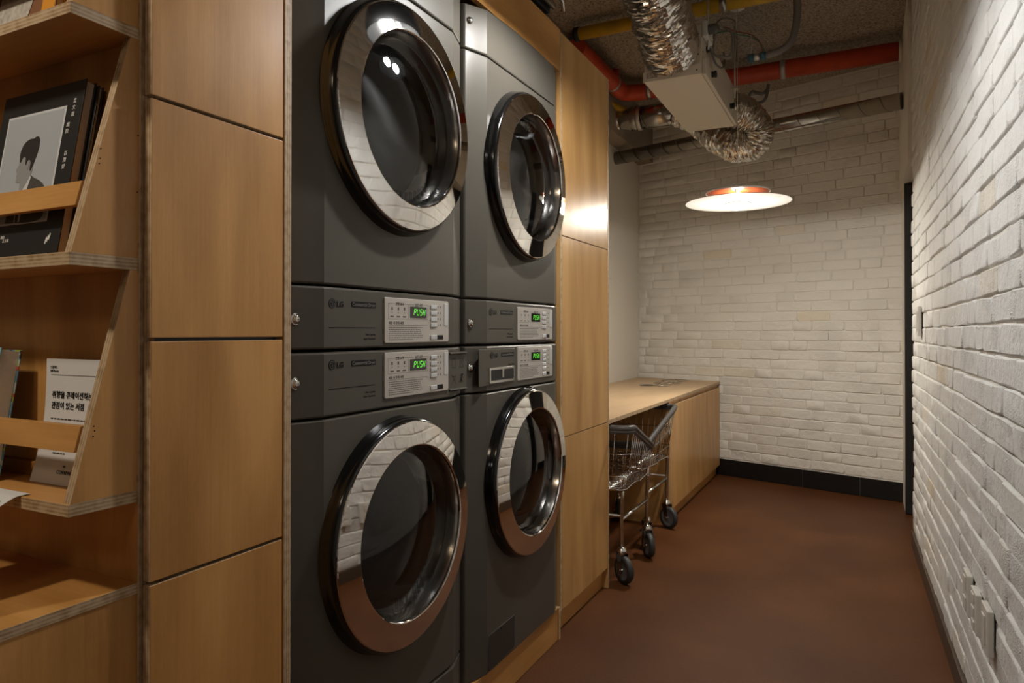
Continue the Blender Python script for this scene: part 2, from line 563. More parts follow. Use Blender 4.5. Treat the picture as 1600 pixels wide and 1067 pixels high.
def flush_text():
    bpy.context.view_layer.update()
    dg = bpy.context.evaluated_depsgraph_get()
    for o, name, loc, xd, yd, mat, parent, sx in TXT:
        me = bpy.data.meshes.new_from_object(o.evaluated_get(dg))
        zd = xd.cross(yd)
        off = abs_loc(parent) if parent is not None else Vector((0, 0, 0))
        for v in me.vertices:
            p = v.co
            v.co = xd * (p.x * sx) + yd * p.y + zd * p.z
        me.materials.clear(); me.materials.append(MATS[mat])
        t = bpy.data.objects.new(name, me)
        COL.objects.link(t)
        t.parent = parent
        t.location = loc - off
        cu = o.data
        bpy.data.objects.remove(o); bpy.data.curves.remove(cu)
    TXT.clear()


def bez(pts, n=24):
    """Catmull-Rom through pts"""
    P = [Vector(p) for p in pts]
    P = [P[0] * 2 - P[1]] + P + [P[-1] * 2 - P[-2]]
    out = []
    segs = len(P) - 3
    per = max(2, n // segs)
    for i in range(segs):
        p0, p1, p2, p3 = P[i:i + 4]
        for k in range(per):
            t = k / per
            out.append(0.5 * ((2 * p1) + (-p0 + p2) * t + (2 * p0 - 5 * p1 + 4 * p2 - p3) * t * t + (-p0 + 3 * p1 - 3 * p2 + p3) * t ** 3))
    out.append(P[-2])
    return out


# projection of the photograph's camera, only used to rank bricks by their size in view
CF = Vector((-math.sin(YAW), math.cos(YAW), 0)); CR = Vector((math.cos(YAW), math.sin(YAW), 0))


def proj(p):
    v = Vector(p) - Vector((0, 0, HC)); z = v.dot(CF)
    if z < 0.15: return None
    return 800 + FPX * v.dot(CR) / z, 518.5 - FPX * v.z / z, z


# ------------------------------------------------------------------ the room
CEIL = 2.97
XCAB = -1.015          # faces of the tall cabinets
XM = -1.0              # faces of the machines


def quad_structure(name, corners, mat, up):
    b = MB(); n = len(corners)
    lo = [Vector(c) for c in corners]; hi = [Vector(c) + Vector(up) for c in corners]
    b.add(lo + hi, [tuple(range(n)), tuple(range(2 * n - 1, n - 1, -1))] + [(i, (i + 1) % n, n + (i + 1) % n, n + i) for i in range(n)])
    return struct(b.build(name, mat))


quad_structure('floor', [(-3.2, -2.4, -0.05), (1.3, -2.4, -0.05), (1.3, 6.6, -0.05), (-3.2, 6.6, -0.05)], 'floor_epoxy', (0, 0, 0.05))
quad_structure('ceiling', [(-3.2, -2.4, CEIL), (1.3, -2.4, CEIL), (1.3, 6.6, CEIL), (-3.2, 6.6, CEIL)], 'popcorn', (0, 0, 0.05))
wl = struct(MB().box(-1.90, -1.75, 2.4, 6.2, 0, CEIL).build('wall_left', 'plaster'))
bw = MB().box(-1.75, -1.614, 2.4, 6.1, 2.60, CEIL).build('ceiling_beam', 'beam_plaster'); struct(bw)

# --- brick meshes: a few hand-laid shapes shared by all bricks of a wall
COURSE = 0.0722
BH = 0.0680


def brick_mesh(name, L, rng, proud, rag, mat):
    h = BH / 2; l = L / 2; c = 0.006
    out = [(-l + c, -h), (0, -h), (l - c, -h), (l, -h + c), (l, h - c), (l - c, h), (0, h), (-l + c, h), (-l, h - c), (-l, -h + c)]
    out = [(x + rng.uniform(-rag, rag), z + rng.uniform(-rag, rag)) for x, z in out]
    n = len(out)
    vs = [(x, -0.004, z) for x, z in out]
    vs += [(x * 0.998, proud - 0.004 + rng.uniform(-0.001, 0.001), z * 0.99) for x, z in out]
    vs += [(x - math.copysign(0.005, x) * (abs(x) > 0.01), proud + rng.uniform(-0.0012, 0.0012), z - math.copysign(0.0045, z)) for x, z in out]
    fs = []
    for k in range(2):
        for i in range(n):
            j = (i + 1) % n
            fs.append((k * n + i, k * n + j, (k + 1) * n + j, (k + 1) * n + i))
    fs.append(tuple(range(2 * n, 3 * n)))
    me = bpy.data.meshes.new(name)
    me.from_pydata(vs, [], fs)
    bm = bmesh.new(); bm.from_mesh(me); bmesh.ops.recalc_face_normals(bm, faces=bm.faces)
    for f in bm.faces: f.smooth = len(f.verts) == 4
    bm.to_mesh(me); bm.free()
    me.materials.append(MATS[mat])
    return me


def brick_wall(name, origin, xdir, x0, x1, zmin, zmax, mat, proud, rag, Ls, seed, limit=300, hole=None, depth=0.12):
    """wall in its own frame: local x along the wall, local y towards the room"""
    rng = random.Random(seed)
    xd = Vector((xdir[0], xdir[1], 0)).normalized()
    nd = Vector((0, 0, 1)).cross(xd)
    wb = MB().box(x0, x1, -depth, 0, 0, zmax)
    wall = wb.build(name, 'mortar')
    wall.location = origin
    wall.rotation_euler = (0, 0, math.atan2(xd.y, xd.x))
    struct(wall)
    meshes = [(L, brick_mesh('brick', L, rng, proud, rag, mat)) for L in Ls for _ in range(4)]
    O = Vector(origin)
    cand = []
    z = zmin + COURSE / 2
    row = 0
    while z + BH / 2 <= zmax + 0.03:
        x = x0 + (0.0 if row % 2 else -0.11) + rng.uniform(-0.03, 0.03)
        while x < x1:
            L, me = rng.choice(meshes)
            xc = x + L / 2
            if x >= x0 - 0.12 and x + L <= x1 + 0.012:
                cand.append((xc, z + rng.uniform(-0.002, 0.002), L, me))
            elif x + L > x1 and x < x1 - 0.06:
                # cut brick at the end of the course
                Lc = x1 - x - 0.002
                cand.append((x + Lc / 2, z, Lc, None))
            x += L + rng.uniform(0.002, 0.005)
        z += COURSE; row += 1

    def area(c):
        xc, zc, L, me = c
        ps = []
        for sx, sz in ((-1, -1), (1, -1), (1, 1), (-1, 1)):
            q = proj(O + xd * (xc + sx * L / 2) + nd * proud + Vector((0, 0, zc + sz * BH / 2)))
            if q is None: return 0
            ps.append((min(max(q[0], 0), 1600), min(max(q[1], 0), 1067)))
        a = 0
        for i in range(4):
            j = (i + 1) % 4
            a += ps[i][0] * ps[j][1] - ps[j][0] * ps[i][1]
        return abs(a) / 2
    ranked = sorted(cand, key=lambda c: -(area(c) * (0 if (hole and hole(c)) else 1)))
    rest = MB()
    for i, (xc, zc, L, me) in enumerate(ranked):
        if me is None:
            me = brick_mesh('brick', L, rng, proud, rag, mat)
        dy = rng.uniform(-0.003, 0.0025); ry = rng.uniform(-0.008, 0.008)
        if i < limit and area((xc, zc, L, me)) > 0:
            b = bpy.data.objects.new('brick', me)
            COL.objects.link(b); b.parent = wall
            b.location = (xc, dy, zc); b.rotation_euler = (rng.uniform(-0.008, 0.008), ry, rng.uniform(-0.004, 0.004))
        else:
            M = Matrix.Translation((xc, dy, zc)) @ Matrix.Rotation(ry, 4, 'Y')
            rest.add([M @ v.co for v in me.vertices], [tuple(p.vertices) for p in me.polygons], 0, True)
    if rest.v:
        r = rest.build('brick_courses', mat)
        r.parent = wall
        r['kind'] = 'stuff'
    return wall


RW_O = (0.246, 4.32, 0)
RW_X = (-0.021, 1.0)
brick_wall('wall_right', RW_O, RW_X, -6.3, 0.0, 0.075, CEIL, 'brick_near', 0.0085, 0.0026, (0.235, 0.225, 0.215, 0.245, 0.115), 11)
BW_O = (0.24, 5.35, 0)
BW_X = (-1.0, 0.306)
brick_wall('wall_back', BW_O, BW_X, -0.25, 2.10, 0.135, CEIL, 'brick_far', 0.0065, 0.0013, (0.245, 0.255, 0.235, 0.22, 0.13), 23,
           hole=lambda c: c[1] < 0.72 and c[0] > 1.38)


def on_wall(O, X, x, y, z):
    xd = Vector((X[0], X[1], 0)).normalized(); nd = Vector((0, 0, 1)).cross(xd)
    return Vector(O) + xd * x + nd * y + Vector((0, 0, z))


def wall_box(name, O, X, x0, x1, y0, y1, z0, z1, mat, bevel=0.0, parent=None):
    o = MB().box(x0, x1, y0, y1, z0, z1).build(name, mat, bevel=bevel)
    if parent is not None:
        o.parent = parent
    else:
        o.location = O; o.rotation_euler = (0, 0, math.atan2(X[1], X[0]))
    return o


struct(wall_box('baseboard_right', RW_O, RW_X, -6.3, -0.02, 0, 0.018, 0, 0.078, 'brown_skirting', 0.002))
bb = struct(wall_box('baseboard_back', BW_O, BW_X, -0.2, 1.5, 0, 0.004, 0, 0.128, 'mortar'))
x = -0.03
tl = (0.30, 0.395, 0.395, 0.395)
for t in tl:
    wall_box('tile', BW_O, BW_X, x, x + t - 0.003, 0.004, 0.013, 0.002, 0.13, 'black_tile', 0.001, parent=bb)
    x += t
struct(MB().box(0.222, 0.75, 4.325, 5.5, 2.075, CEIL).build('trim_1', 'plaster'))
struct(MB().box(0.2375, 0.27, 5.045, 5.37, 0, 2.075).build('trim_2', 'plaster'))
dr = struct(MB().box(0.236, 1.05, 5.0, 5.04, 0.004, 2.07).build('door_1', 'black_paint', bevel=0.002))
MB().tube([(0.95, 5.0, 1.0), (0.95, 4.95, 1.0), (0.85, 4.95, 1.0)], 0.009).build('handle', 'chrome_soft', dr)
struct(MB().box(1.0, 1.2, 4.3, 5.6, 0, CEIL).build('wall_passage', 'plaster'))

# --- plates on the right wall
def plate(name, xloc, z0, z1, w, label, cat, group=None, slots=1):
    t = thing(name, on_wall(RW_O, RW_X, xloc, 0.012, z0), label, cat, group)
    t.rotation_euler = (0, 0, math.atan2(RW_X[1], RW_X[0]))
    h = z1 - z0
    o = MB().box(-w / 2, w / 2, 0, 0.015, 0, h).build('cover_plate', 'white_plastic', bevel=0.003); o.parent = t
    b = MB().box(-w / 2 + 0.012, w / 2 - 0.012, -0.014, 0.001, 0.014, h - 0.014).build('back_box', 'black_matte'); b.parent = t
    for k in range(slots):
        zz = h * (k + 0.5) / slots
        q = MB().box(-w * 0.22, w * 0.22, 0.015, 0.0185, zz - h * 0.32 / slots, zz + h * 0.32 / slots).build('insert', 'white_plastic', bevel=0.0015)
        q.parent = t
    return t


plate('wall_socket', 2.375 - 4.32, 0.335, 0.453, 0.085, 'white socket plate low on the white brick wall, farthest of three in a row', 'socket', 'socket plates low on the right wall', 2)
plate('wall_socket', 2.235 - 4.32, 0.337, 0.447, 0.085, 'white socket plate low on the white brick wall, middle of three in a row', 'socket', 'socket plates low on the right wall', 3)
plate('wall_socket', 2.075 - 4.32, 0.350, 0.462, 0.085, 'white socket plate low on the white brick wall, nearest of three in a row', 'socket', 'socket plates low on the right wall', 1)
plate('light_switch', 3.80 - 4.32, 1.12, 1.26, 0.085, 'small white switch plate at eye height on the white brick wall', 'switch')
o = MB().box(-1.75, -1.738, 4.35, 5.2, 1.55, 2.39).box(-1.738, -1.735, 4.40, 5.15, 1.6, 2.33).build('wall_panel', 'plaster', bevel=0.002)
tag(o, 'flat white access panel on the plaster wall beside the tall cabinet', 'panel')

# ------------------------------------------------------------------ bookcase at the left edge
XS = -1.02
YB = 0.717
XL = -2.0
bc = thing('bookcase', (-1.5, 0.7, 0), 'plywood display bookcase with slanted side pieces at the left edge', 'bookcase')
MB().box(XL, XS, YB, YB + 0.018, 0, 2.3, 0, 1, 'y').build('back_panel', ['veneer_z', 'ply_y'], bc)
SH = [(1.601, 1.6185), (1.2366, 1.256), (0.8725, 0.891)]
for i, (z0, z1) in enumerate(SH + [(1.965, 1.984)]):
    MB().box(XL, XS, 0.609, YB, z0, z1, 0, 1, 'z').build('shelf', ['veneer_x', 'ply_z'], bc, bevel=0.0008)
for i, (zb, zt) in enumerate(((0.891, 1.2366), (1.256, 1.601), (1.6185, 1.965))):
    for xs in (XS, XL + 0.016):
        MB().prism([(0.612, zb), (YB, zb), (YB, zt), (0.702, zt)], 'x', xs - 0.016, xs, 0, 1).build('side_panel', ['veneer_z', 'ply_x'], bc)
    dz = zt - zb
    def ys(z): return 0.612 + 0.09 * (z - zb) / dz
    for za, zc in ((zb + 0.071, zb + 0.109),):
        MB().prism([(ys(za) - 0.004, za), (ys(za) + 0.008, za), (ys(zc) + 0.008, zc), (ys(zc) - 0.004, zc)], 'x', XL + 0.016, XS - 0.0165).build('lip', 'veneer_x', bc, bevel=0.0006)
for z0, z1 in ((0.891, 0.915), (1.256, 1.28)):
    MB().box(XL + 0.016, XS - 0.016, 0.708, YB, z0, z1).build('back_cleat', 'veneer_x', bc, bevel=0.001)
MB().box(XL, XS, 0.10, YB, 0.729, 0.7455, 0, 1, 'z').build('deck', ['veneer_x', 'ply_z'], bc, bevel=0.0008)
MB().box(XL, XS - 0.002, 0.12, YB, 0.02, 0.729, 0, 0).build('base_cabinet', ['veneer_z'], bc)
for z0, z1 in ((0.868, 0.915), (1.232, 1.28), (1.60, 1.66)):
    MB().box(XS - 0.001, XS + 0.001, YB - 0.002, YB + 0.005, z0, z1).build('edge_strip', 'ply_y', bc)
hb = MB()
for (yy, zz) in ((0.655, 1.415), (0.654, 1.40), (0.6525, 1.392), (0.646, 1.0), (0.647, 0.993), (0.645, 0.985), (0.714, 1.36), (0.715, 1.45)):
    hb.lathe([(0.0011, 0), (0.0011, 0.0006)], (XS + 0.0001, yy, zz), 'x', 8, cap=True)
hb.build('nail_holes', 'print_dark', bc)['kind'] = 'stuff'

# --- the black photo book
def leaning(name, xr, width, height, zb, yb, tilt, thick, label, cat, mats, group=None):
    """a book leaning back; returns (thing, frame) where frame maps cover u,v,w -> world"""
    t = thing(name, (xr - width / 2, yb + thick / 2, zb), label, cat, group)
    ca, sa = math.cos(tilt), math.sin(tilt)
    O = Vector((xr - width, yb, zb + 0.0005))
    U = Vector((1, 0, 0)); V = Vector((0, sa, ca)); W = Vector((0, -ca, sa))

    def F(u, v, wv=0.0):
        return O + U * u + V * v + W * wv
    def slab(nm, u0, u1, v0, v1, w0, w1, mat, bevel=0.0):
        b = MB()
        b.add([F(u, v, q) for q in (w0, w1) for u, v in ((u0, v0), (u1, v0), (u1, v1), (u0, v1))],
              [(0, 1, 2, 3), (7, 6, 5, 4), (0, 4, 5, 1), (1, 5, 6, 2), (2, 6, 7, 3), (3, 7, 4, 0)])
        return b.build(nm, mat, t, bevel=bevel)
    c = 0.002
    slab('front_cover', 0, width, 0, height, -c, 0, mats[0], 0.0006)
    slab('pages', 0.003, width - 0.004, 0.003, height - 0.003, -thick + c, -c, mats[1])
    slab('back_cover', 0, width, 0, height, -thick, -thick + c, mats[2], 0.0006)
    slab('spine', -0.0015, 0.001, 0, height, -thick, 0, mats[0], 0.0006)
    return t, F, slab


bk, F, slab = leaning('photo_book', -1.105, 0.226, 0.292, 1.2562, 0.640, 0.16, 0.017,
                      'large black photo book with a grey portrait on its cover, leaning on the shelf', 'book', ('cover_black', 'page_block', 'cover_black'))


def flat(nm, pts, mat, parent, lift, FF=None, smooth=False):
    FF = FF or F
    if smooth:
        q = [(a, c, 0) for a, c in pts]
        k = len(q)
        pts = [(p.x, p.y) for p in bez(q + q[:1], 4 * k)[:-1]]
    b = MB(); n = len(pts)
    b.add([FF(u, v, lift) for u, v in pts] , [tuple(range(n))])
    return b.build(nm, mat, parent)


flat('photo_border', [(0.022, 0.058), (0.186, 0.058), (0.186, 0.252), (0.022, 0.252)], 'photo_light', bk, 0.0004)
flat('photo', [(0.026, 0.062), (0.181, 0.062), (0.181, 0.248), (0.026, 0.248)], 'photo_grey', bk, 0.0006)
flat('mist', [(0.026, 0.082), (0.026, 0.098), (0.05, 0.104), (0.065, 0.098), (0.085, 0.082)], 'photo_mist', bk, 0.0007)
flat('suit', [(0.068, 0.062), (0.072, 0.092), (0.080, 0.104), (0.092, 0.112), (0.100, 0.121), (0.112, 0.138), (0.118, 0.141), (0.128, 0.136), (0.150, 0.127), (0.164, 0.115), (0.167, 0.095), (0.165, 0.062)], 'photo_suit', bk, 0.0008, smooth=True)
flat('shirt', [(0.094, 0.062), (0.090, 0.105), (0.094, 0.117), (0.100, 0.115), (0.118, 0.141), (0.120, 0.136), (0.112, 0.108), (0.110, 0.062)], 'photo_light', bk, 0.0010)
flat('tie', [(0.097, 0.062), (0.093, 0.104), (0.097, 0.110), (0.102, 0.103), (0.105, 0.062)], 'photo_suit', bk, 0.0012)
flat('face', [(0.092, 0.119), (0.090, 0.130), (0.084, 0.131), (0.078, 0.133), (0.0775, 0.140), (0.0765, 0.144), (0.0785, 0.147), (0.0735, 0.152), (0.0745, 0.156), (0.0795, 0.163), (0.0785, 0.170), (0.080, 0.180), (0.088, 0.188), (0.105, 0.190), (0.118, 0.180), (0.120, 0.160), (0.118, 0.141), (0.101, 0.117)], 'photo_skin', bk, 0.0011, smooth=True)
flat('hair', [(0.0800, 0.168), (0.0775, 0.180), (0.0795, 0.191), (0.085, 0.199), (0.093, 0.2035), (0.102, 0.2055), (0.110, 0.2050), (0.116, 0.2075), (0.123, 0.2065), (0.1275, 0.200), (0.1285, 0.189), (0.1265, 0.177), (0.1225, 0.165), (0.119, 0.154), (0.1155, 0.148), (0.1125, 0.153), (0.112, 0.163), (0.108, 0.168), (0.103, 0.167), (0.1005, 0.160), (0.0975, 0.163), (0.096, 0.172), (0.091, 0.1755), (0.0865, 0.172), (0.0835, 0.166)], 'photo_hair', bk, 0.0013, smooth=True)
flat('ear', [(0.102, 0.155), (0.106, 0.152), (0.109, 0.158), (0.110, 0.166), (0.106, 0.167), (0.103, 0.161)], 'photo_skin', bk, 0.0014, smooth=True)
V12 = F(0, 1) - F(0, 0)
for i, (ch, vv) in enumerate((('孟', 0.254), ('文', 0.2425), ('哉', 0.231))):
    text('cover_lettering', ch, 0.0085, F(0.2015, vv, 0.0008), (1, 0, 0), V12, 'print_white', bk)
for i, (ch, vv) in enumerate((('戲', 0.214), ('院', 0.203))):
    text('cover_lettering', ch, 0.0085, F(0.194, vv, 0.0008), (1, 0, 0), V12, 'print_white', bk)
for i, (ch, vv) in enumerate((('百', 0.165), ('潤', 0.154), ('愛', 0.143))):
    text('cover_lettering', ch, 0.0085, F(0.2005, vv, 0.0008), (1, 0, 0), V12, 'print_white', bk)
text('cover_lettering', '攝影', 0.006, F(0.064, 0.036, 0.0008), (1, 0, 0), V12, 'print_white', bk)
text('cover_lettering', '孟文哉', 0.006, F(0.071, 0.030, 0.0008), (1, 0, 0), V12, 'print_white', bk)
for k in range(3):
    flat('emblem', [(0.190 + 0.004 * k, 0.022 + 0.003 * k), (0.1925 + 0.004 * k, 0.020 + 0.003 * k), (0.1955 + 0.004 * k, 0.030 + 0.003 * k), (0.193 + 0.004 * k, 0.0325 + 0.003 * k)], 'print_white', bk, 0.0008)
bk2, F2, s2 = leaning('black_book', -1.100, 0.226, 0.285, 1.2562, 0.6583, 0.16, 0.009,
                      'thin black book standing right behind the black photo book', 'book', ('cover_black', 'page_block', 'cover_black'))
bk3, F3, s3 = leaning('blue_book', -1.288, 0.16, 0.225, 0.8912, 0.622, 0.16, 0.034,
                      'thick book with light blue cover and floral back, cut off by the left edge', 'book', ('cover_blue', 'page_block', 'cover_floral'))
bk4, F4, s4 = leaning('orange_book', -1.117, 0.20, 0.27, 1.6187, 0.640, 0.15, 0.014,
                      'brown and orange book on the top shelf, cut off by the upper edge', 'book', ('cover_brown', 'page_block', 'cover_orange'))
flat('orange_band', [(0.164, 0.001), (0.199, 0.001), (0.199, 0.269), (0.164, 0.269)], 'cover_orange', bk4, 0.0005, F4)
flat('orange_band', [(0.001, 0.03), (0.03, 0.05), (0.045, 0.12), (0.001, 0.16)], 'cover_orange', bk4, 0.0005, F4)
flat('stone_print', [(0.088 + 0.048 * math.cos(a), 0.056 + 0.054 * math.sin(a)) for a in [2 * math.pi * k / 20 + 0.1 for k in range(20)]], 'cover_stone', bk4, 0.0008, F4)

# --- the leaflet: a curved sheet with print
def sheet(name, xl, wdt, path, label, cat, thick=0.0006):
    """path: list of (y,z) from bottom to top; a bent sheet with thickness"""
    t = thing(name, (xl + wdt / 2, path[0][0], path[0][1]), label, cat)
    b = MB(); n = len(path)
    vs = []
    for (y, z) in path:
        vs += [(xl, y, z), (xl + wdt, y, z)]
    for (y, z) in path:
        vs += [(xl, y + thick, z + thick), (xl + wdt, y + thick, z + thick)]
    fs = []
    for i in range(n - 1):
        fs.append((2 * i, 2 * i + 1, 2 * i + 3, 2 * i + 2))
        fs.append((2 * n + 2 * i, 2 * n + 2 * i + 2, 2 * n + 2 * i + 3, 2 * n + 2 * i + 1))
    b.add(vs, fs, 0, True)
    b.build('paper', 'paper', t)
    return t


PATH = [(0.679, 0.8916), (0.686, 0.915), (0.693, 0.942), (0.699, 0.97), (0.7025, 1.0), (0.7045, 1.03), (0.7055, 1.06), (0.706, 1.094)]
PATH = [(p.y, p.z) for p in bez([(0, a, b) for a, b in PATH], 28)]
lf = sheet('leaflet', -1.244, 0.148, PATH, 'white printed leaflet with dark Korean lettering standing on the shelf', 'leaflet')


def on_sheet(zz):
    for (y0, z0), (y1, z1) in zip(PATH, PATH[1:]):
        if z0 <= zz <= z1:
            return y0 + (y1 - y0) * (zz - z0) / (z1 - z0)
    return PATH[-1][0]


def sheet_text(s, size, xo, z, mat='print_dark', sx=1.0, thick=0.0):
    y = min(on_sheet(z), on_sheet(z + size))
    yt = on_sheet(z + size * 0.8)
    y0 = on_sheet(z)
    text('lettering', s, size, (-1.244 + xo, y0 - 0.0006, z), (1, 0, 0), (0, yt - y0, size * 0.8), mat, lf, sx=sx, thick=thick)


sheet_text('스틸북스', 0.0055, 0.012, 1.0785)
sheet_text('Still Books', 0.0055, 0.012, 1.0725)
sheet_text('취향을 큐레이션하는,', 0.0128, 0.019, 1.030, thick=0.0002)
sheet_text('관점이 있는 서점', 0.0128, 0.019, 1.012, thick=0.0002)


def print_lines(b, rows, xo, z, dz, wmax, h, rng, O=-1.244):
    for r in range(rows):
        zz = z - r * dz
        xx = xo
        while xx < xo + wmax:
            l = rng.uniform(0.003, 0.009)
            y0 = on_sheet(zz) - 0.0005; y1 = on_sheet(zz + h) - 0.0005
            b.add([(O + xx, y0, zz), (O + xx + l, y0, zz), (O + xx + l, y1, zz + h), (O + xx, y1, zz + h)], [(0, 1, 2, 3)])
            xx += l + 0.0018
    return b


rng = random.Random(5)
b = MB()
print_lines(b, 2, 0.020, 0.9935, 0.0075, 0.10, 0.0022, rng)
print_lines(b, 3, 0.020, 0.9725, 0.0075, 0.10, 0.0022, rng)
print_lines(b, 2, 0.042, 0.946, 0.0075, 0.034, 0.0022, rng)
b.build('small_print', 'print_grey', lf)['kind'] = 'stuff'
b = MB()
b.add([(-1.244 + a, on_sheet(1.0675) - 0.0005, zz) for a, zz in ((0.014, 1.0673), (0.135, 1.0673), (0.135, 1.0680), (0.014, 1.0680))], [(0, 1, 2, 3)])
b.build('rule', 'print_grey', lf)
sheet_text('CONVENI', 0.0085, 0.066, 0.9085)
sheet_text('서점', 0.004, 0.078, 0.919)

P2 = [(0.512, 0.842), (0.545, 0.862), (0.575, 0.8795), (0.598, 0.8905), (0.610, 0.8922), (0.622, 0.8922)]
P2 = [(p.y, p.z) for p in bez([(0, a, b) for a, b in P2], 24)]
cd = sheet('paper_card', -1.285, 0.148, P2, 'white sheet drooping over the front of the bookcase shelf at the left edge', 'paper')
b = MB()
b.add([(-1.24, 0.5875, 0.8868), (-1.15, 0.5875, 0.8868), (-1.15, 0.5885, 0.8873), (-1.24, 0.5885, 0.8873)], [(0, 1, 2, 3)])
b.build('rule', 'print_grey', cd)

# ------------------------------------------------------------------ plywood cupboard between bookcase and machines
XD = -1.0
cp = thing('plywood_cupboard', (-1.3, 0.87, 0), 'narrow plywood cupboard with stacked flat doors left of the dryers', 'cupboard')
MB().box(-1.70, XD - 0.0195, 0.745, 1.0045, 0.0, 2.62).build('carcass', 'machine_dark', cp)
for z0, z1 in ((0.03, 0.356), (0.361, 0.7405), (0.7462, 1.1248), (1.1305, 1.5092), (1.515, 1.893), (1.8985, 2.262)):
    MB().box(XD - 0.018, XD, 0.7238, 1.0025, z0, z1, 0, 1, 'x').build('door', ['veneer_z', 'ply_x'], cp, bevel=0.0012)
MB().box(-1.70, XD, 1.0066, 1.0252, 0, 2.62, 0, 1, 'y').build('side_panel', ['veneer_z', 'ply_y'], cp, bevel=0.0008)
MB().box(-1.70, XD - 0.02, 0.7355, 0.745, 0.0, 2.62).build('end_panel', 'veneer_z', cp)


# ------------------------------------------------------------------ the laundry machines
MW = 0.686


def plan_x(y):
    """front surface depth over the width: flat middle, bevelled flanks, rounded outer edges"""
    e = min(y, MW - y)
    if e < 0.010:
        t = e / 0.010
        return -0.026 - 0.030 * (1 - math.sqrt(max(0, 1 - (1 - t) ** 2)))
    if e < 0.086:
        return -0.026 + 0.0255 * ((e - 0.010) / 0.076)
    return 0.0


YS = [0, 0.0015, 0.004, 0.007, 0.010, 0.03, 0.058, 0.0855, 0.087]
YS = YS + [MW - y for y in reversed(YS)]


def front_strip(t, name, z0, z1, mat='machine_grey', crown=0.0, back=-0.09, round_top=0.005):
    """a front panel strip over the whole width, with rounded long edges"""
    ys = YS[:9] + ([0.087 + (MW - 0.174) * k / 12 for k in range(1, 12)] if crown else []) + YS[9:]
    prof = [(z0, -0.006, 0), (z0 + 0.0015, -0.002, 0), (z0 + 0.0045, 0, 0), (z1 - 0.0055, 0, 1), (z1 - 0.0018, -0.002, 1), (z1, -round_top - 0.002, 1)]
    b = MB(); L = Vector(t.location)
    n = len(ys); vs = []
    for z, dx, top in prof + [(z1, back, 1)]:
        for y in ys:
            u = (y - MW / 2) / (MW / 2)
            cz = crown * (1 - u * u) if top else 0
            xx = back if dx == back else plan_x(y) + dx
            vs.append(L + Vector((xx, y, z + cz)))
    vs += [L + Vector((back, y, z0)) for y in ys]
    rows = len(prof) + 2
    fs = []
    for i in range(rows - 1):
        for k in range(n - 1):
            fs.append((i * n + k, i * n + k + 1, (i + 1) * n + k + 1, (i + 1) * n + k))
    b.add(vs, fs, 0, True)
    b.add(vs[:n] + vs[-n:], [(k, k + 1, n + k + 1, n + k) for k in range(n - 1)], 0, False)
    o = b.build(name, mat, t)
    md = o.modifiers.new('split', 'EDGE_SPLIT'); md.split_angle = math.radians(11)
    return o


def door_panel(t, name, z0, z1, yc, zc, rh, mat='machine_grey'):
    """front panel with a round opening; the flanks as bevelled strips"""
    L = Vector(t.location)
    ya, yb = 0.087, MW - 0.087
    za, zb = z0 + 0.0045, z1 - 0.0045
    angs = sorted([2 * math.pi * k / 96 for k in range(96)] + [math.atan2(zz - zc, yy - yc) % (2 * math.pi) for yy in (ya, yb) for zz in (za, zb)])
    inner, outer = [], []
    for a in angs:
        c, s = math.cos(a), math.sin(a)
        k = min([((yb if c > 0 else ya) - yc) / c if abs(c) > 1e-9 else 1e9, ((zb if s > 0 else za) - zc) / s if abs(s) > 1e-9 else 1e9])
        outer.append((yc + c * k, zc + s * k)); inner.append((yc + c * rh, zc + s * rh))
    b = MB(); n = len(angs)
    vs = [L + Vector((0, y, z)) for y, z in outer] + [L + Vector((0, y, z)) for y, z in inner] + [L + Vector((-0.05, y, z)) for y, z in inner]
    b.add(vs, [(i, (i + 1) % n, n + (i + 1) % n, n + i) for i in range(n)] + [(n + i, n + (i + 1) % n, 2 * n + (i + 1) % n, 2 * n + i) for i in range(n)], 0, False)
    # flanks
    for side in (0, 1):
        ys = YS[:9] if side == 0 else YS[9:]
        prof = [(z0, -0.006), (z0 + 0.0015, -0.002), (z0 + 0.0045, 0), (z1 - 0.0045, 0), (z1 - 0.0015, -0.002), (z1, -0.006)]
        m = len(ys); vs = [L + Vector((plan_x(y) + dx, y, z)) for z, dx in prof for y in ys]
        b.add(vs, [(i * m + k, i * m + k + 1, (i + 1) * m + k + 1, (i + 1) * m + k) for i in range(5) for k in range(m - 1)], 0, True)
    for (zz, s) in ((z0, 1), (z1, -1)):
        pr = [(zz + 0.0045 * s, 0), (zz + 0.0015 * s, -0.002), (zz, -0.006), (zz, -0.08)]
        vs = [L + Vector((dx, y, z)) for z, dx in pr for y in (ya, yb)]
        b.add(vs, [(2 * i, 2 * i + 1, 2 * i + 3, 2 * i + 2) for i in range(3)], 0, True)
    o = b.build(name, mat, t)
    md = o.modifiers.new('split', 'EDGE_SPLIT'); md.split_angle = math.radians(11)
    return o


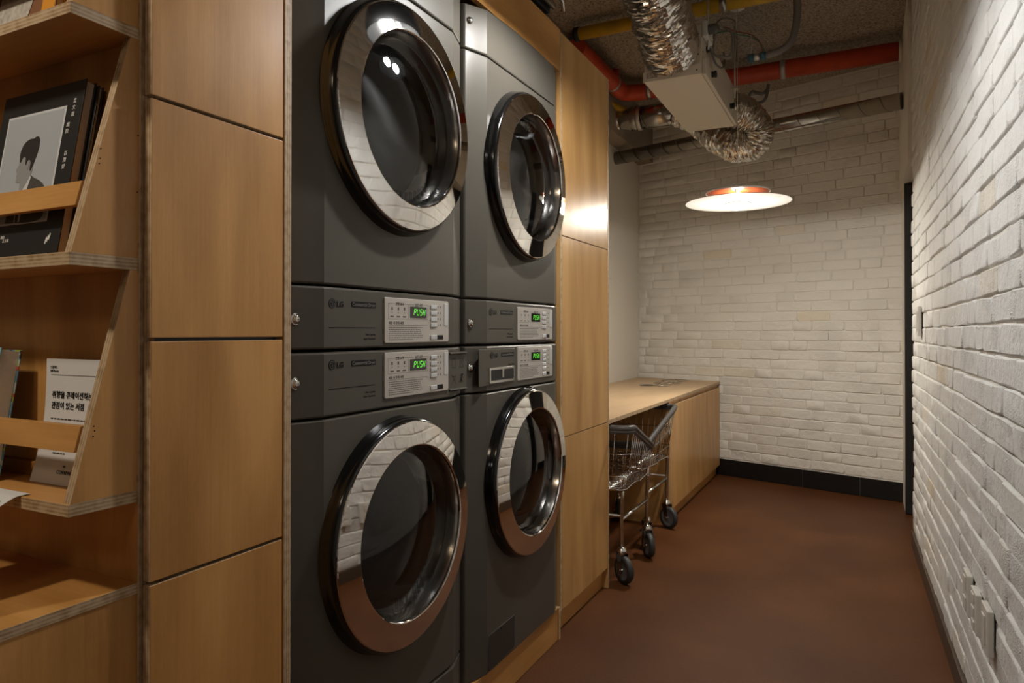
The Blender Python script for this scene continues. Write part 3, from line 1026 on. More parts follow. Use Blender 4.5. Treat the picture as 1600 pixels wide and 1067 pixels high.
def round_plate(b, y0, y1, z0, z1, x0, x1, r, L, n=5):
    pts = []
    for cy, cz, a0 in ((y1 - r, z1 - r, 0), (y0 + r, z1 - r, 90), (y0 + r, z0 + r, 180), (y1 - r, z0 + r, 270)):
        for k in range(n + 1):
            a = math.radians(a0 + 90 * k / n)
            pts.append((cy + r * math.cos(a), cz + r * math.sin(a)))
    m = len(pts)
    ins = [((y0 + y1) / 2 + (y - (y0 + y1) / 2) * (1 - 0.0025 / (y1 - y0)), (z0 + z1) / 2 + (z - (z0 + z1) / 2) * (1 - 0.0025 / (z1 - z0))) for y, z in pts]
    vs = [L + Vector((x0, y, z)) for y, z in pts] + [L + Vector((x1 - 0.001, y, z)) for y, z in pts] + [L + Vector((x1, y, z)) for y, z in ins]
    fs = [(k * m + i, k * m + (i + 1) % m, (k + 1) * m + (i + 1) % m, (k + 1) * m + i) for k in range(2) for i in range(m)] + [tuple(range(2 * m, 3 * m))]
    b.add(vs, fs)
    return b


SEG = {'P': 'abefg', 'U': 'bcdef', 'S': 'acdfg', 'H': 'bcefg'}


def seven_seg(b, s, y, z, hgt, wid, gap, L, x):
    th = hgt * 0.12; sl = 0.16

    def q(y0, z0, y1, z1):
        b.add([L + Vector((x, yy + sl * (zz - z), zz)) for yy, zz in ((y0, z0), (y1, z0), (y1, z1), (y0, z1))], [(0, 1, 2, 3)])
    for ch in s:
        h2 = hgt / 2
        d = {'a': (y + th * .6, z + hgt - th, y + wid - th * .6, z + hgt), 'd': (y + th * .6, z, y + wid - th * .6, z + th), 'g': (y + th * .6, z + h2 - th / 2, y + wid - th * .6, z + h2 + th / 2),
             'f': (y, z + h2 + th * .35, y + th, z + hgt - th * .35), 'e': (y, z + th * .35, y + th, z + h2 - th * .35),
             'b': (y + wid - th, z + h2 + th * .35, y + wid, z + hgt - th * .35), 'c': (y + wid - th, z + th * .35, y + wid, z + h2 - th * .35)}
        for k in SEG[ch]: q(*d[k])
        y += wid + gap
    return b


def make_machine(name, loc, kind, label, cat):
    t = thing(name, loc, label, cat, 'stacked laundry machines')
    L = Vector(loc)
    up = kind == 'upper'
    H = 0.994 if up else 0.978
    MB().box(L.x - 0.72, L.x - 0.075, L.y + 0.004, L.y + MW - 0.004, L.z + (0 if up else 0.01), L.z + H - 0.004).build('body', 'machine_dark', t)
    # ---- strips
    if up:
        pz0, pz1 = 0.0, 0.132
        dz0, dz1 = 0.1355, 0.8585
        strip = front_strip(t, 'top_strip', 0.862, 0.992, crown=0.020, round_top=0.02)
    else:
        pz0, pz1 = 0.8415, 0.978
        dz0, dz1 = (0.113, 0.838) if kind == 'lower' else (0.0, 0.838)
        if kind == 'lower':
            strip = front_strip(t, 'base_strip', 0.0, 0.1095)
    cpn = front_strip(t, 'control_panel', pz0, pz1)
    yc, zc = 0.352, {'upper': 0.546, 'lower': 0.541, 'washer': 0.561}[kind]
    door_panel(t, 'door_panel', dz0, dz1, yc, zc, 0.255)
    # ---- door
    R0 = 0.274
    c = (L.x, L.y + yc, L.z + zc)
    dn = MB().lathe([(R0 + 0.004, 0.0), (R0 + 0.002, 0.006), (R0, 0.012), (R0 - 0.001, 0.024), (R0 - 0.005, 0.031), (R0 - 0.011, 0.034), (R0 - 0.02, 0.034)], c, 'x', 96).build('door', 'black_gloss', t)
    ring = []
    ro, ri, e = R0 - 0.0115, 0.208, 0.012
    for k in range(9):
        u = k / 8
        r = ro + (ri - ro) * u
        ring.append((r, 0.0365 + 0.0046 * u, e * u))
    prof = [(ro + 0.003, 0.0335, 0), (ro + 0.0015, 0.0358, 0)] + ring + [(ri - 0.002, ring[-1][1] - 0.0008, e), (ri - 0.0035, ring[-1][1] - 0.003, e), (ri - 0.004, ring[-1][1] - 0.008, e)]
    cr = MB().lathe(prof, c, 'x', 160).build('chrome_ring', 'chrome', dn)
    md = cr.modifiers.new('split', 'EDGE_SPLIT'); md.split_angle = math.radians(14)
    rw = ri - 0.004
    MB().lathe([(rw, 0.034, e), (rw - 0.003, 0.024, e), (rw - 0.006, 0.008, e), (rw - 0.010, -0.02, e)], c, 'x', 96).build('inner_rim', 'chrome_soft', dn)
    MB().lathe([(rw - 0.007, 0.004, e), (rw - 0.014, -0.04, e), (rw - 0.024, -0.080, e), (rw - 0.042, -0.110, e), (rw - 0.072, -0.132, e), (0.09, -0.147, e), (0.045, -0.155, e), (0.002, -0.158, e)], c, 'x', 96).build('glass_bowl', 'door_glass', dn)
    ra = rw - 0.0075
    MB().lathe([(ra * math.sin(q * math.pi / 2) if q < 1 else ra, 0.0015 + 0.026 * (1 - math.sin(q * math.pi / 2) ** 2), e) for q in [1 - k / 14 for k in range(14)] + [0.005]], c, 'x', 96).build('glass_cover', 'door_glass', dn)
    if kind != 'washer':
        vb = MB()
        for k in range(9):
            a = math.radians(-100 + 6.2 * k)
            y, z = yc + 0.012 + 0.178 * math.cos(a), zc + 0.178 * math.sin(a)
            vb.box(L.x - 0.012, L.x - 0.006, L.y + y - 0.004, L.y + y + 0.004, L.z + z - 0.012, L.z + z + 0.012)
        vb.build('vent_slots', 'black_matte', dn)['kind'] = 'stuff'
    else:
        # dark rounded plate at the right of the inner rim
        b = MB()
        round_plate(b, 0.512, 0.536, zc - 0.06, zc + 0.075, 0.006, 0.012, 0.008, L)
        b.build('rim_plate', 'black_gloss', dn)
    MB().lathe([(0.255, -0.045), (0.215, -0.06), (0.206, -0.07), (0.21, -0.09), (0.24, -0.10)], c, 'x', 72).build('gasket', 'gasket', t)
    drum = MB().lathe([(0.24, -0.10), (0.262, -0.11), (0.265, -0.30), (0.265, -0.55), (0.24, -0.57), (0.10, -0.585), (0.002, -0.585)], c, 'x', 72).build('drum', 'drum_steel', t)
    for k in range(3):
        bf = MB()
        a = math.radians(90 + 120 * k + (20 if up else 70))
        p = [(c[0] - 0.12, c[1] + 0.235 * math.cos(a), c[2] + 0.235 * math.sin(a)), (c[0] - 0.56, c[1] + 0.235 * math.cos(a), c[2] + 0.235 * math.sin(a))]
        bf.tube(p, 0.03, 10)
        bf.build('drum_paddle', 'drum_steel', drum)
    # ---- control plate
    pb = {'upper': 0.0, 'lower': 0.8535, 'washer': 0.8525}[kind]      # base of the panel layout
    X0 = 0.0002
    pl = round_plate(MB(), 0.288, 0.569, pb + 0.010, pb + 0.118, 0, 0.004, 0.005, L).build('display_plate', 'plate_silver', cpn)
    XP = 0.0042
    b = MB().box(L.x + XP - .001, L.x + XP + 0.0004, L.y + 0.390, L.y + 0.462, L.z + pb + 0.071, L.z + pb + 0.099).build('display', 'black_gloss', cpn)
    seven_seg(MB(), 'PUSH', 0.404, pb + 0.0775, 0.016, 0.0098, 0.0035, L, XP + 0.0007).build('display_digits', 'lcd_green', cpn)['kind'] = 'stuff'
    nb = 4 if kind != 'washer' else 5
    for k in range(nb):
        zz = pb + 0.106 - k * (0.0157 if nb == 4 else 0.0150)
        round_plate(MB(), 0.479, 0.509, zz - 0.0105, zz, XP - .002, XP + 0.003, 0.0015, L, 2).build('button', 'button_grey', cpn)
    round_plate(MB(), 0.545, 0.564, pb + 0.052, pb + 0.112, XP - .002, XP + 0.0012, 0.002, L, 2).build('start_plate', 'button_grey', cpn)
    round_plate(MB(), 0.479, 0.509, pb + 0.0165, pb + 0.028, XP - .002, XP + 0.003, 0.0015, L, 2).build('button', 'button_grey', cpn)
    b = MB().box(L.x + XP - .001, L.x + XP + 0.0003, L.y + 0.510, L.y + 0.541, L.z + pb + 0.0165, L.z + pb + 0.028).build('label_patch', 'print_dark', cpn)
    # fine print: rules and unreadable rows of small characters
    r = random.Random(3)
    fp = MB()

    def mark(y0, y1, z0, z1):
        fp.add([L + Vector((XP + 0.0001, yy, zz)) for yy, zz in ((y0, z0), (y1, z0), (y1, z1), (y0, z1))], [(0, 1, 2, 3)])
    for (a0, a1, c0, c1, g0, g1) in ((0.300, 0.381, 0.067, 0.1035, 0.328, 0.360), (0.384, 0.468, 0.067, 0.1035, 0.408, 0.446)):
        mark(a0, a0 + .0007, pb + c0, pb + c1); mark(a1, a1 + .0007, pb + c0, pb + c1); mark(a0, a1, pb + c0, pb + c0 + .0007)
        mark(a0, g0, pb + c1, pb + c1 + .0007); mark(g1, a1, pb + c1, pb + c1 + .0007)
    for q in range(3):
        yq = 0.316 + 0.025 * q
        mark(yq - 0.003, yq + 0.003, pb + 0.088, pb + 0.0955)
        mark(yq - 0.0015, yq + 0.0015, pb + 0.081, pb + 0.084)
        mark(yq - 0.007, yq + 0.007, pb + 0.0715, pb + 0.0745)
    mark(0.302, 0.466, pb + 0.0520, pb + 0.0527)
    for row in range(7):
        zz = pb + 0.0462 - row * 0.0049
        yq = 0.303
        while yq < 0.43 + 0.03 * r.random() - (0.05 if row == 6 else 0):
            l = r.uniform(0.002, 0.007)
            mark(yq, yq + l, zz, zz + 0.0019); yq += l + 0.0018
    for k in range(nb):
        zz = pb + 0.099 - k * (0.0157 if nb == 4 else 0.0150)
        mark(0.514, 0.518, zz, zz + 0.005); mark(0.526, 0.530, zz, zz + 0.005); mark(0.491, 0.497, zz + .001, zz + 0.0022)
    mark(0.5525, 0.5565, pb + 0.085, pb + 0.090); mark(0.552, 0.557, pb + 0.073, pb + 0.0765)
    for q in range(4):
        pass
    fp.build('fine_print', 'print_grey', cpn)['kind'] = 'stuff'
    XD_, YD_ = (0, 1, 0), (0, 0, 1)
    text('lettering', '진행 표시', 0.0085, L + Vector((XP + 0.0002, 0.330, pb + 0.1005)), XD_, YD_, 'print_grey', cpn)
    text('lettering', '남은 시간', 0.0085, L + Vector((XP + 0.0002, 0.411, pb + 0.1005)), XD_, YD_, 'print_grey', cpn)
    text('lettering', '사용 시 주의 사항', 0.0085, L + Vector((XP + 0.0002, 0.302, pb + 0.0548)), XD_, YD_, 'print_grey', cpn)
    # ---- name, badge, captions on the steel
    xo = 0.0034 if kind == 'washer' else 0.0005
    lb = MB().lathe([(0.0105, 0), (0.0105, 0.0004)], (L.x + xo, L.y + 0.1115, L.z + pb + 0.0965), 'x', 28, cap=True).build('logo', 'print_dark', cpn)
    lg = MB()
    xx = L.x + xo + 0.0006

    def lm(pts):
        lg.add([Vector((xx, L.y + 0.1115 + y, L.z + pb + 0.0965 + z)) for y, z in pts], [tuple(range(len(pts)))])
    for k in range(16):
        a0, a1 = math.radians(-5 - 20 * k), math.radians(-5 - 20 * (k + 1))
        lm([(r_ * math.cos(a), r_ * math.sin(a)) for r_, a in ((0.0072, a0), (0.0084, a0), (0.0084, a1), (0.0072, a1))])
    lm([(-0.0008, -0.0035), (0.0030, -0.0035), (0.0030, -0.0024), (0.0004, -0.0024), (0.0004, 0.005), (-0.0008, 0.005)])
    lm([(0.0030, -0.0006), (0.0080, -0.0006), (0.0080, 0.0006), (0.0030, 0.0006)])
    lm([(-0.0046, 0.0020), (-0.0028, 0.0020), (-0.0028, 0.0038), (-0.0046, 0.0038)])
    lg.build('logo_lines', 'print_grey', cpn)['kind'] = 'stuff'
    text('lettering', 'LG', 0.0165, L + Vector((xo + 0.0003, 0.1255, pb + 0.0905)), XD_, YD_, 'print_dark', cpn, sx=1.12, thick=0.0004)
    MB().box(L.x + xo - .001, L.x + xo + 0.0003, L.y + 0.174, L.y + 0.259, L.z + pb + 0.091, L.z + pb + 0.1035).build('label_patch', 'print_dark', cpn)
    text('lettering', 'Commercial Washer' if kind == 'washer' else 'Commercial Dryer', 0.0108, L + Vector((xo + 0.0006, 0.2165, pb + 0.0936)), XD_, YD_, 'print_light', cpn, 'CENTER', sx=0.88 if kind == 'washer' else 0.97)
    if kind != 'washer':
        MB().box(L.x, L.x + 0.0005, L.y + 0.102, L.y + 0.258, L.z + pb + 0.0448, L.z + pb + 0.0464).build('rule', 'print_dark', cpn)
        text('lettering', 'Ultra Capacity', 0.0062, L + Vector((X0, 0.258, pb + 0.0285)), XD_, YD_, 'print_dark', cpn, 'RIGHT')
        text('lettering', 'Quiet Operation', 0.0062, L + Vector((X0, 0.258, pb + 0.0190)), XD_, YD_, 'print_dark', cpn, 'RIGHT')
    # key lock on the left flank
    ky = 0.026
    kx = L.x + plan_x(ky)
    kl = MB().lathe([(0.0125, -0.001), (0.0118, 0.002), (0.0095, 0.0005), (0.0085, -0.001), (0.0085, 0.006), (0.006, 0.008), (0.002, 0.0085)], (kx, L.y + ky, L.z + pb + 0.062), 'x', 32).build('key_lock', 'chrome_soft', cpn)
    if up:
        MB().lathe([(0.011, -0.001), (0.010, 0.003), (0.007, 0.006), (0.002, 0.0075)], (kx, L.y + 0.022, L.z + 0.945), 'x', 28).build('key_lock', 'chrome_soft', strip)
    if kind == 'lower':
        # recessed card pocket with four pictograms
        b = MB(); 
        b.box(L.x - .002, L.x + 0.0012, L.y + 0.574, L.y + 0.668, L.z + 0.862, L.z + 0.962)
        b.build('pocket', 'machine_grey', cpn, bevel=0.001)
        MB().add([L + Vector(p) for p in ((0.0014, 0.576, 0.957), (0.0014, 0.664, 0.957), (0.008, 0.664, 0.961), (0.008, 0.576, 0.961), (0.0014, 0.576, 0.965), (0.0014, 0.664, 0.965))], [(0, 1, 2, 3), (3, 2, 5, 4), (0, 3, 4), (1, 5, 2)]).build('pocket_lip', 'machine_grey', cpn)
        MB().add([L + Vector(p) for p in ((0.0014, 0.576, 0.866), (0.0014, 0.664, 0.866), (0.007, 0.664, 0.862), (0.007, 0.576, 0.862), (0.0014, 0.576, 0.858), (0.0014, 0.664, 0.858))], [(0, 1, 2, 3), (3, 2, 5, 4), (0, 3, 4), (1, 5, 2)]).build('pocket_lip', 'machine_grey', cpn)
        ic = MB()

        def ln(y0, z0, y1, z1, wd=0.0011):
            d = Vector((y1 - y0, z1 - z0)); n_ = Vector((-d.y, d.x)).normalized() * wd / 2
            ic.add([L + Vector((0.0015, yy, zz)) for yy, zz in ((y0 + n_.x, z0 + n_.y), (y1 + n_.x, z1 + n_.y), (y1 - n_.x, z1 - n_.y), (y0 - n_.x, z0 - n_.y))], [(0, 1, 2, 3)])
        for cy in (0.600, 0.640):
            w2 = 0.009
            for seg in (((-w2, .022), (w2, .022)), ((-w2, -.002), (w2, -.002)), ((-w2, -.002), (-w2, .022)), ((w2, -.002), (w2, .022))):
                ln(cy + seg[0][0], 0.924 + seg[0][1], cy + seg[1][0], 0.924 + seg[1][1])
        ln(0.601, 0.946, 0.605, 0.952); ln(0.628, 0.950, 0.652, 0.920); ln(0.628, 0.920, 0.652, 0.950)
        ln(0.588, 0.905, 0.611, 0.876); ln(0.588, 0.876, 0.611, 0.905); ln(0.590, 0.898, 0.611, 0.898); ln(0.606, 0.898, 0.606, 0.88)
        for k in range(5):
            ln(0.629 + 0.004 * k, 0.880, 0.650 - 0.003 * k, 0.904, 0.002)
        ln(0.629, 0.892, 0.653, 0.894); ln(0.630, 0.902, 0.650, 0.880)
        ic.build('pictograms', 'print_dark', cpn)['kind'] = 'stuff'
    if kind == 'washer':
        # detergent drawer
        dw = round_plate(MB(), 0.034, 0.268, 0.859, 0.968, 0.0, 0.003, 0.006, L).build('drawer', 'machine_grey', cpn)
        bb_ = round_plate(MB(), 0.095, 0.260, 0.864, 0.912, 0.003, 0.0062, 0.005, L).build('grip_frame', 'chrome_soft', dw)
        bb_ = round_plate(MB(), 0.101, 0.254, 0.872, 0.906, 0.003, 0.0066, 0.003, L).build('grip_recess', 'black_matte', dw)
        MB().box(L.x + 0.0065, L.x + 0.0085, L.y + 0.172, L.y + 0.182, L.z + 0.880, L.z + 0.905).build('divider', 'chrome_soft', dw)
        text('lettering', 'Direct Drive', 0.0078, L + Vector((0.0034, 0.262, 0.9155)), XD_, YD_, 'print_dark', cpn, 'RIGHT')
        fl = round_plate(MB(), 0.092, 0.268, 0.012, 0.114, 0.0, 0.0022, 0.008, L).build('filter_flap', 'machine_dark', t)
        MB().box(L.x + 0.001, L.x + 0.004, L.y + 0.172, L.y + 0.190, L.z + 0.105, L.z + 0.112).build('flap_latch', 'machine_dark', fl)
        edge = MB()
        e_pts = [(0.092, 0.012), (0.092, 0.1145), (0.268, 0.1145), (0.268, 0.012)]
        edge.tube([L + Vector((0.0012, y, z)) for y, z in e_pts], 0.0012, 6, closed=True)
        edge.build('flap_rim', 'machine_grey', fl)
    return t


Z1, Z2 = 0.120, 1.1035
M1, M2 = 1.031, 1.734
make_machine('dryer', (XM, M1, Z2), 'upper', 'dark grey front-loading dryer, upper left of the four stacked machines', 'dryer')
make_machine('dryer', (XM, M1, Z1), 'lower', 'dark grey dryer, lower left of the four machines, pictogram pocket on its panel', 'dryer')
make_machine('dryer', (XM, M2, Z2), 'upper', 'dark grey dryer, upper right of the four machines, above the washer', 'dryer')
make_machine('washing_machine', (XM, M2, Z1), 'washer', 'dark grey washing machine with a detergent drawer, below the right dryer', 'washer')


def laundry(name, c, r, mats, label, seed):
    rg = random.Random(seed)
    bm = bmesh.new(); bmesh.ops.create_icosphere(bm, subdivisions=4, radius=1)
    ph = [rg.uniform(0, 6) for _ in range(9)]
    for v in bm.verts:
        p = v.co.copy()
        q = 1 + 0.14 * math.sin(5 * p.x + ph[0] + 3 * p.z) + 0.11 * math.sin(7 * p.y + ph[1] + 4 * p.x) + 0.08 * math.sin(11 * p.z + ph[2] + 6 * p.y) + 0.05 * math.sin(17 * p.x + 9 * p.y + ph[3])
        v.co = Vector((p.x * r[0], p.y * r[1], p.z * r[2])) * q
    me = bpy.data.meshes.new(name); bm.to_mesh(me); bm.free()
    for m in mats: me.materials.append(MATS[m])
    for p in me.polygons:
        p.use_smooth = True
        p.material_index = 1 if math.sin(9 * p.center.y / r[1] + ph[4] + 4 * p.center.z / r[2]) > 0.1 else 0
    o = bpy.data.objects.new(name, me); COL.objects.link(o); o.location = c
    return tag(o, label, 'laundry', 'loads of washing')


laundry('laundry_load', (XM - 0.345, M1 + 0.375, Z2 + 0.546 - 0.085), (0.145, 0.17, 0.145), ('cloth_olive', 'cloth_grey'), 'olive and grey washing seen through the upper left dryer door', 1)
laundry('laundry_load', (XM - 0.345, M1 + 0.375, Z1 + 0.541 - 0.085), (0.145, 0.17, 0.145), ('cloth_grey', 'cloth_olive'), 'grey and olive washing seen through the lower left dryer door', 2)
laundry('laundry_load', (XM - 0.345, M2 + 0.37, Z2 + 0.546 - 0.085), (0.145, 0.17, 0.145), ('cloth_grey', 'cloth_grey'), 'grey washing seen through the upper right dryer door', 3)
laundry('laundry_load', (XM - 0.345, M2 + 0.37, Z1 + 0.561 - 0.085), (0.145, 0.17, 0.145), ('cloth_olive', 'cloth_grey'), 'olive washing seen through the washing machine door', 4)

pn = thing('machine_plinth', (XM - 0.35, 1.72, 0), 'low plywood plinth under the stacked laundry machines', 'plinth')
MB().box(-1.72, XM - 0.028, 1.03, 2.385, 0, 0.118).build('core', 'veneer_y', pn)
MB().box(XM - 0.028, XM - 0.010, 1.03, 2.385, 0.002, 0.119).build('front_board', 'veneer_y', pn, bevel=0.001)
MB().box(-1.72, XM - 0.006, 2.386, 2.402, 0.0, 0.119, 0, 1, 'y').build('end_board', ['veneer_z', 'ply_y'], pn, bevel=0.001)
fa = thing('fascia_panel', (XCAB - 0.01, 1.72, 2.1), 'wide wooden fascia panel above the stacked dryers', 'panel')
MB().box(XCAB - 0.018, XCAB, 1.0262, 2.4205, 2.121, 2.280).build('board', 'veneer_y', fa, bevel=0.001)
MB().box(-1.70, XCAB - 0.018, 1.0262, 2.4205, 2.262, 2.280).build('top_board', 'veneer_y', fa)

# ------------------------------------------------------------------ tall cabinet, worktop, base cabinet
tc_ = thing('tall_cabinet', (-1.35, 2.69, 0), 'tall wooden cabinet with three flush doors right of the machines', 'cabinet')
MB().box(-1.70, XCAB - 0.0195, 2.4380, 2.968, 0.088, 2.27).build('carcass', 'machine_dark', tc_)
for z0, z1 in ((0.092, 0.7375), (0.7405, 1.5035), (1.5070, 2.272)):
    MB().box(XCAB - 0.018, XCAB, 2.4385, 2.966, z0, z1, 0, 1, 'x').build('door', ['cabinet_z', 'ply_x'], tc_, bevel=0.0008)
MB().box(-1.70, XCAB, 2.9685, 2.984, 0, 2.272, 0, 1, 'y').build('side_panel', ['cabinet_z', 'ply_y'], tc_, bevel=0.0008)
MB().box(-1.70, XCAB, 2.4225, 2.4375, 0.09, 2.272, 0, 1, 'y').build('side_panel', ['cabinet_z', 'ply_y'], tc_, bevel=0.0008)
MB().box(XCAB - 0.04, XCAB - 0.028, 2.404, 2.925, 0, 0.088).build('toe_kick', 'veneer_y', tc_)
MB().box(XCAB - 0.04, XCAB - 0.028, 2.9265, 2.968, 0, 0.088).build('toe_kick', 'veneer_y', tc_)

ZT = 0.7445
XF = -1.020


def back_y(x): return 5.35 - (x - 0.24) * 0.306 - 0.012


wt = MB()
wt.prism([(XF, 2.986), (XF, back_y(XF)), (-1.748, back_y(-1.748)), (-1.748, 2.986)], 'z', ZT - 0.019, ZT, 0, 1)
wto = wt.build('worktop', ['worktop_wood', 'ply_z'], base=(-1.35, 4.3, ZT - 0.019), bevel=0.001)
tag(wto, 'long pale wooden worktop running to the white brick wall', 'worktop')
bc2 = thing('base_cabinet', (-1.35, 4.9, 0), 'low wooden base cabinet under the far end of the worktop', 'cabinet')
YE = back_y(XF) - 0.004
MB().prism([(XF - 0.0195, 4.115), (XF - 0.0195, back_y(XF) - 0.004), (-1.745, back_y(-1.745) - 0.006), (-1.745, 4.115)], 'z', 0.078, ZT - 0.0195).build('carcass', 'veneer_z', bc2)
MB().box(XF - 0.018, XF, 4.113, 5.178, 0.082, 0.699, 0, 1, 'x').build('door', ['cabinet_z', 'ply_x'], bc2, bevel=0.001)
MB().box(XF - 0.018, XF, 5.182, YE - 0.008, 0.082, 0.699, 0, 1, 'x').build('door', ['cabinet_z', 'ply_x'], bc2, bevel=0.001)
MB().box(-1.745, XF, 4.097, 4.112, 0, ZT - 0.0195, 0, 1, 'y').build('side_panel', ['cabinet_z', 'ply_y'], bc2, bevel=0.0008)
MB().box(XF - 0.045, XF - 0.032, 4.112, 4.66, 0, 0.078).build('toe_kick', 'veneer_y', bc2)
MB().box(XF - 0.045, XF - 0.032, 4.662, YE - 0.006, 0, 0.078).build('toe_kick', 'veneer_y', bc2)
kb = MB().box(-1.748, -1.725, 2.988, 4.096, 0, ZT - 0.02).box(-1.725, -1.722, 2.99, 4.09, 0.40, 0.404).build('back_board', 'veneer_y')
tag(kb, 'dark wooden back board of the knee space behind the carts', 'panel')

# metal rings lying on the worktop
def ring(loc, rx, tube, label, group='metal rings on the worktop'):
    b = MB()
    b.tube([(loc[0] + rx * math.cos(a), loc[1] + rx * math.sin(a), ZT + tube + 0.0006) for a in [2 * math.pi * k / 40 for k in range(40)]], tube, 8, closed=True)
    o = b.build('metal_ring', 'chrome_soft', base=(loc[0], loc[1], ZT))
    return tag(o, label, 'ring', group)


ring((-1.36, 5.63), 0.105, 0.004, 'large thin metal ring on the worktop, the one nearest the brick wall')
ring((-1.34, 5.32), 0.100, 0.004, 'large thin metal ring on the worktop, the middle one of three')
ring((-1.32, 5.05), 0.055, 0.004, 'small metal ring on the worktop in front of the larger rings')
ds = thing('metal_tray', (-1.42, 5.03, ZT), 'small dark metal dish on the worktop beside the rings', 'dish')
MB().lathe([(0.002, 0.001), (0.045, 0.001), (0.052, 0.006), (0.054, 0.006), (0.047, 0.0006), (0.002, 0.0006)], (-1.42, 5.03, ZT), 'z', 32).build('bowl', 'rubber_grey', ds)
MB().tube([(-1.42 + 0.053 * math.cos(a), 5.03 + 0.053 * math.sin(a), ZT + 0.006) for a in [2 * math.pi * k / 32 for k in range(32)]], 0.002, 6, closed=True).build('rim', 'chrome_soft', ds)


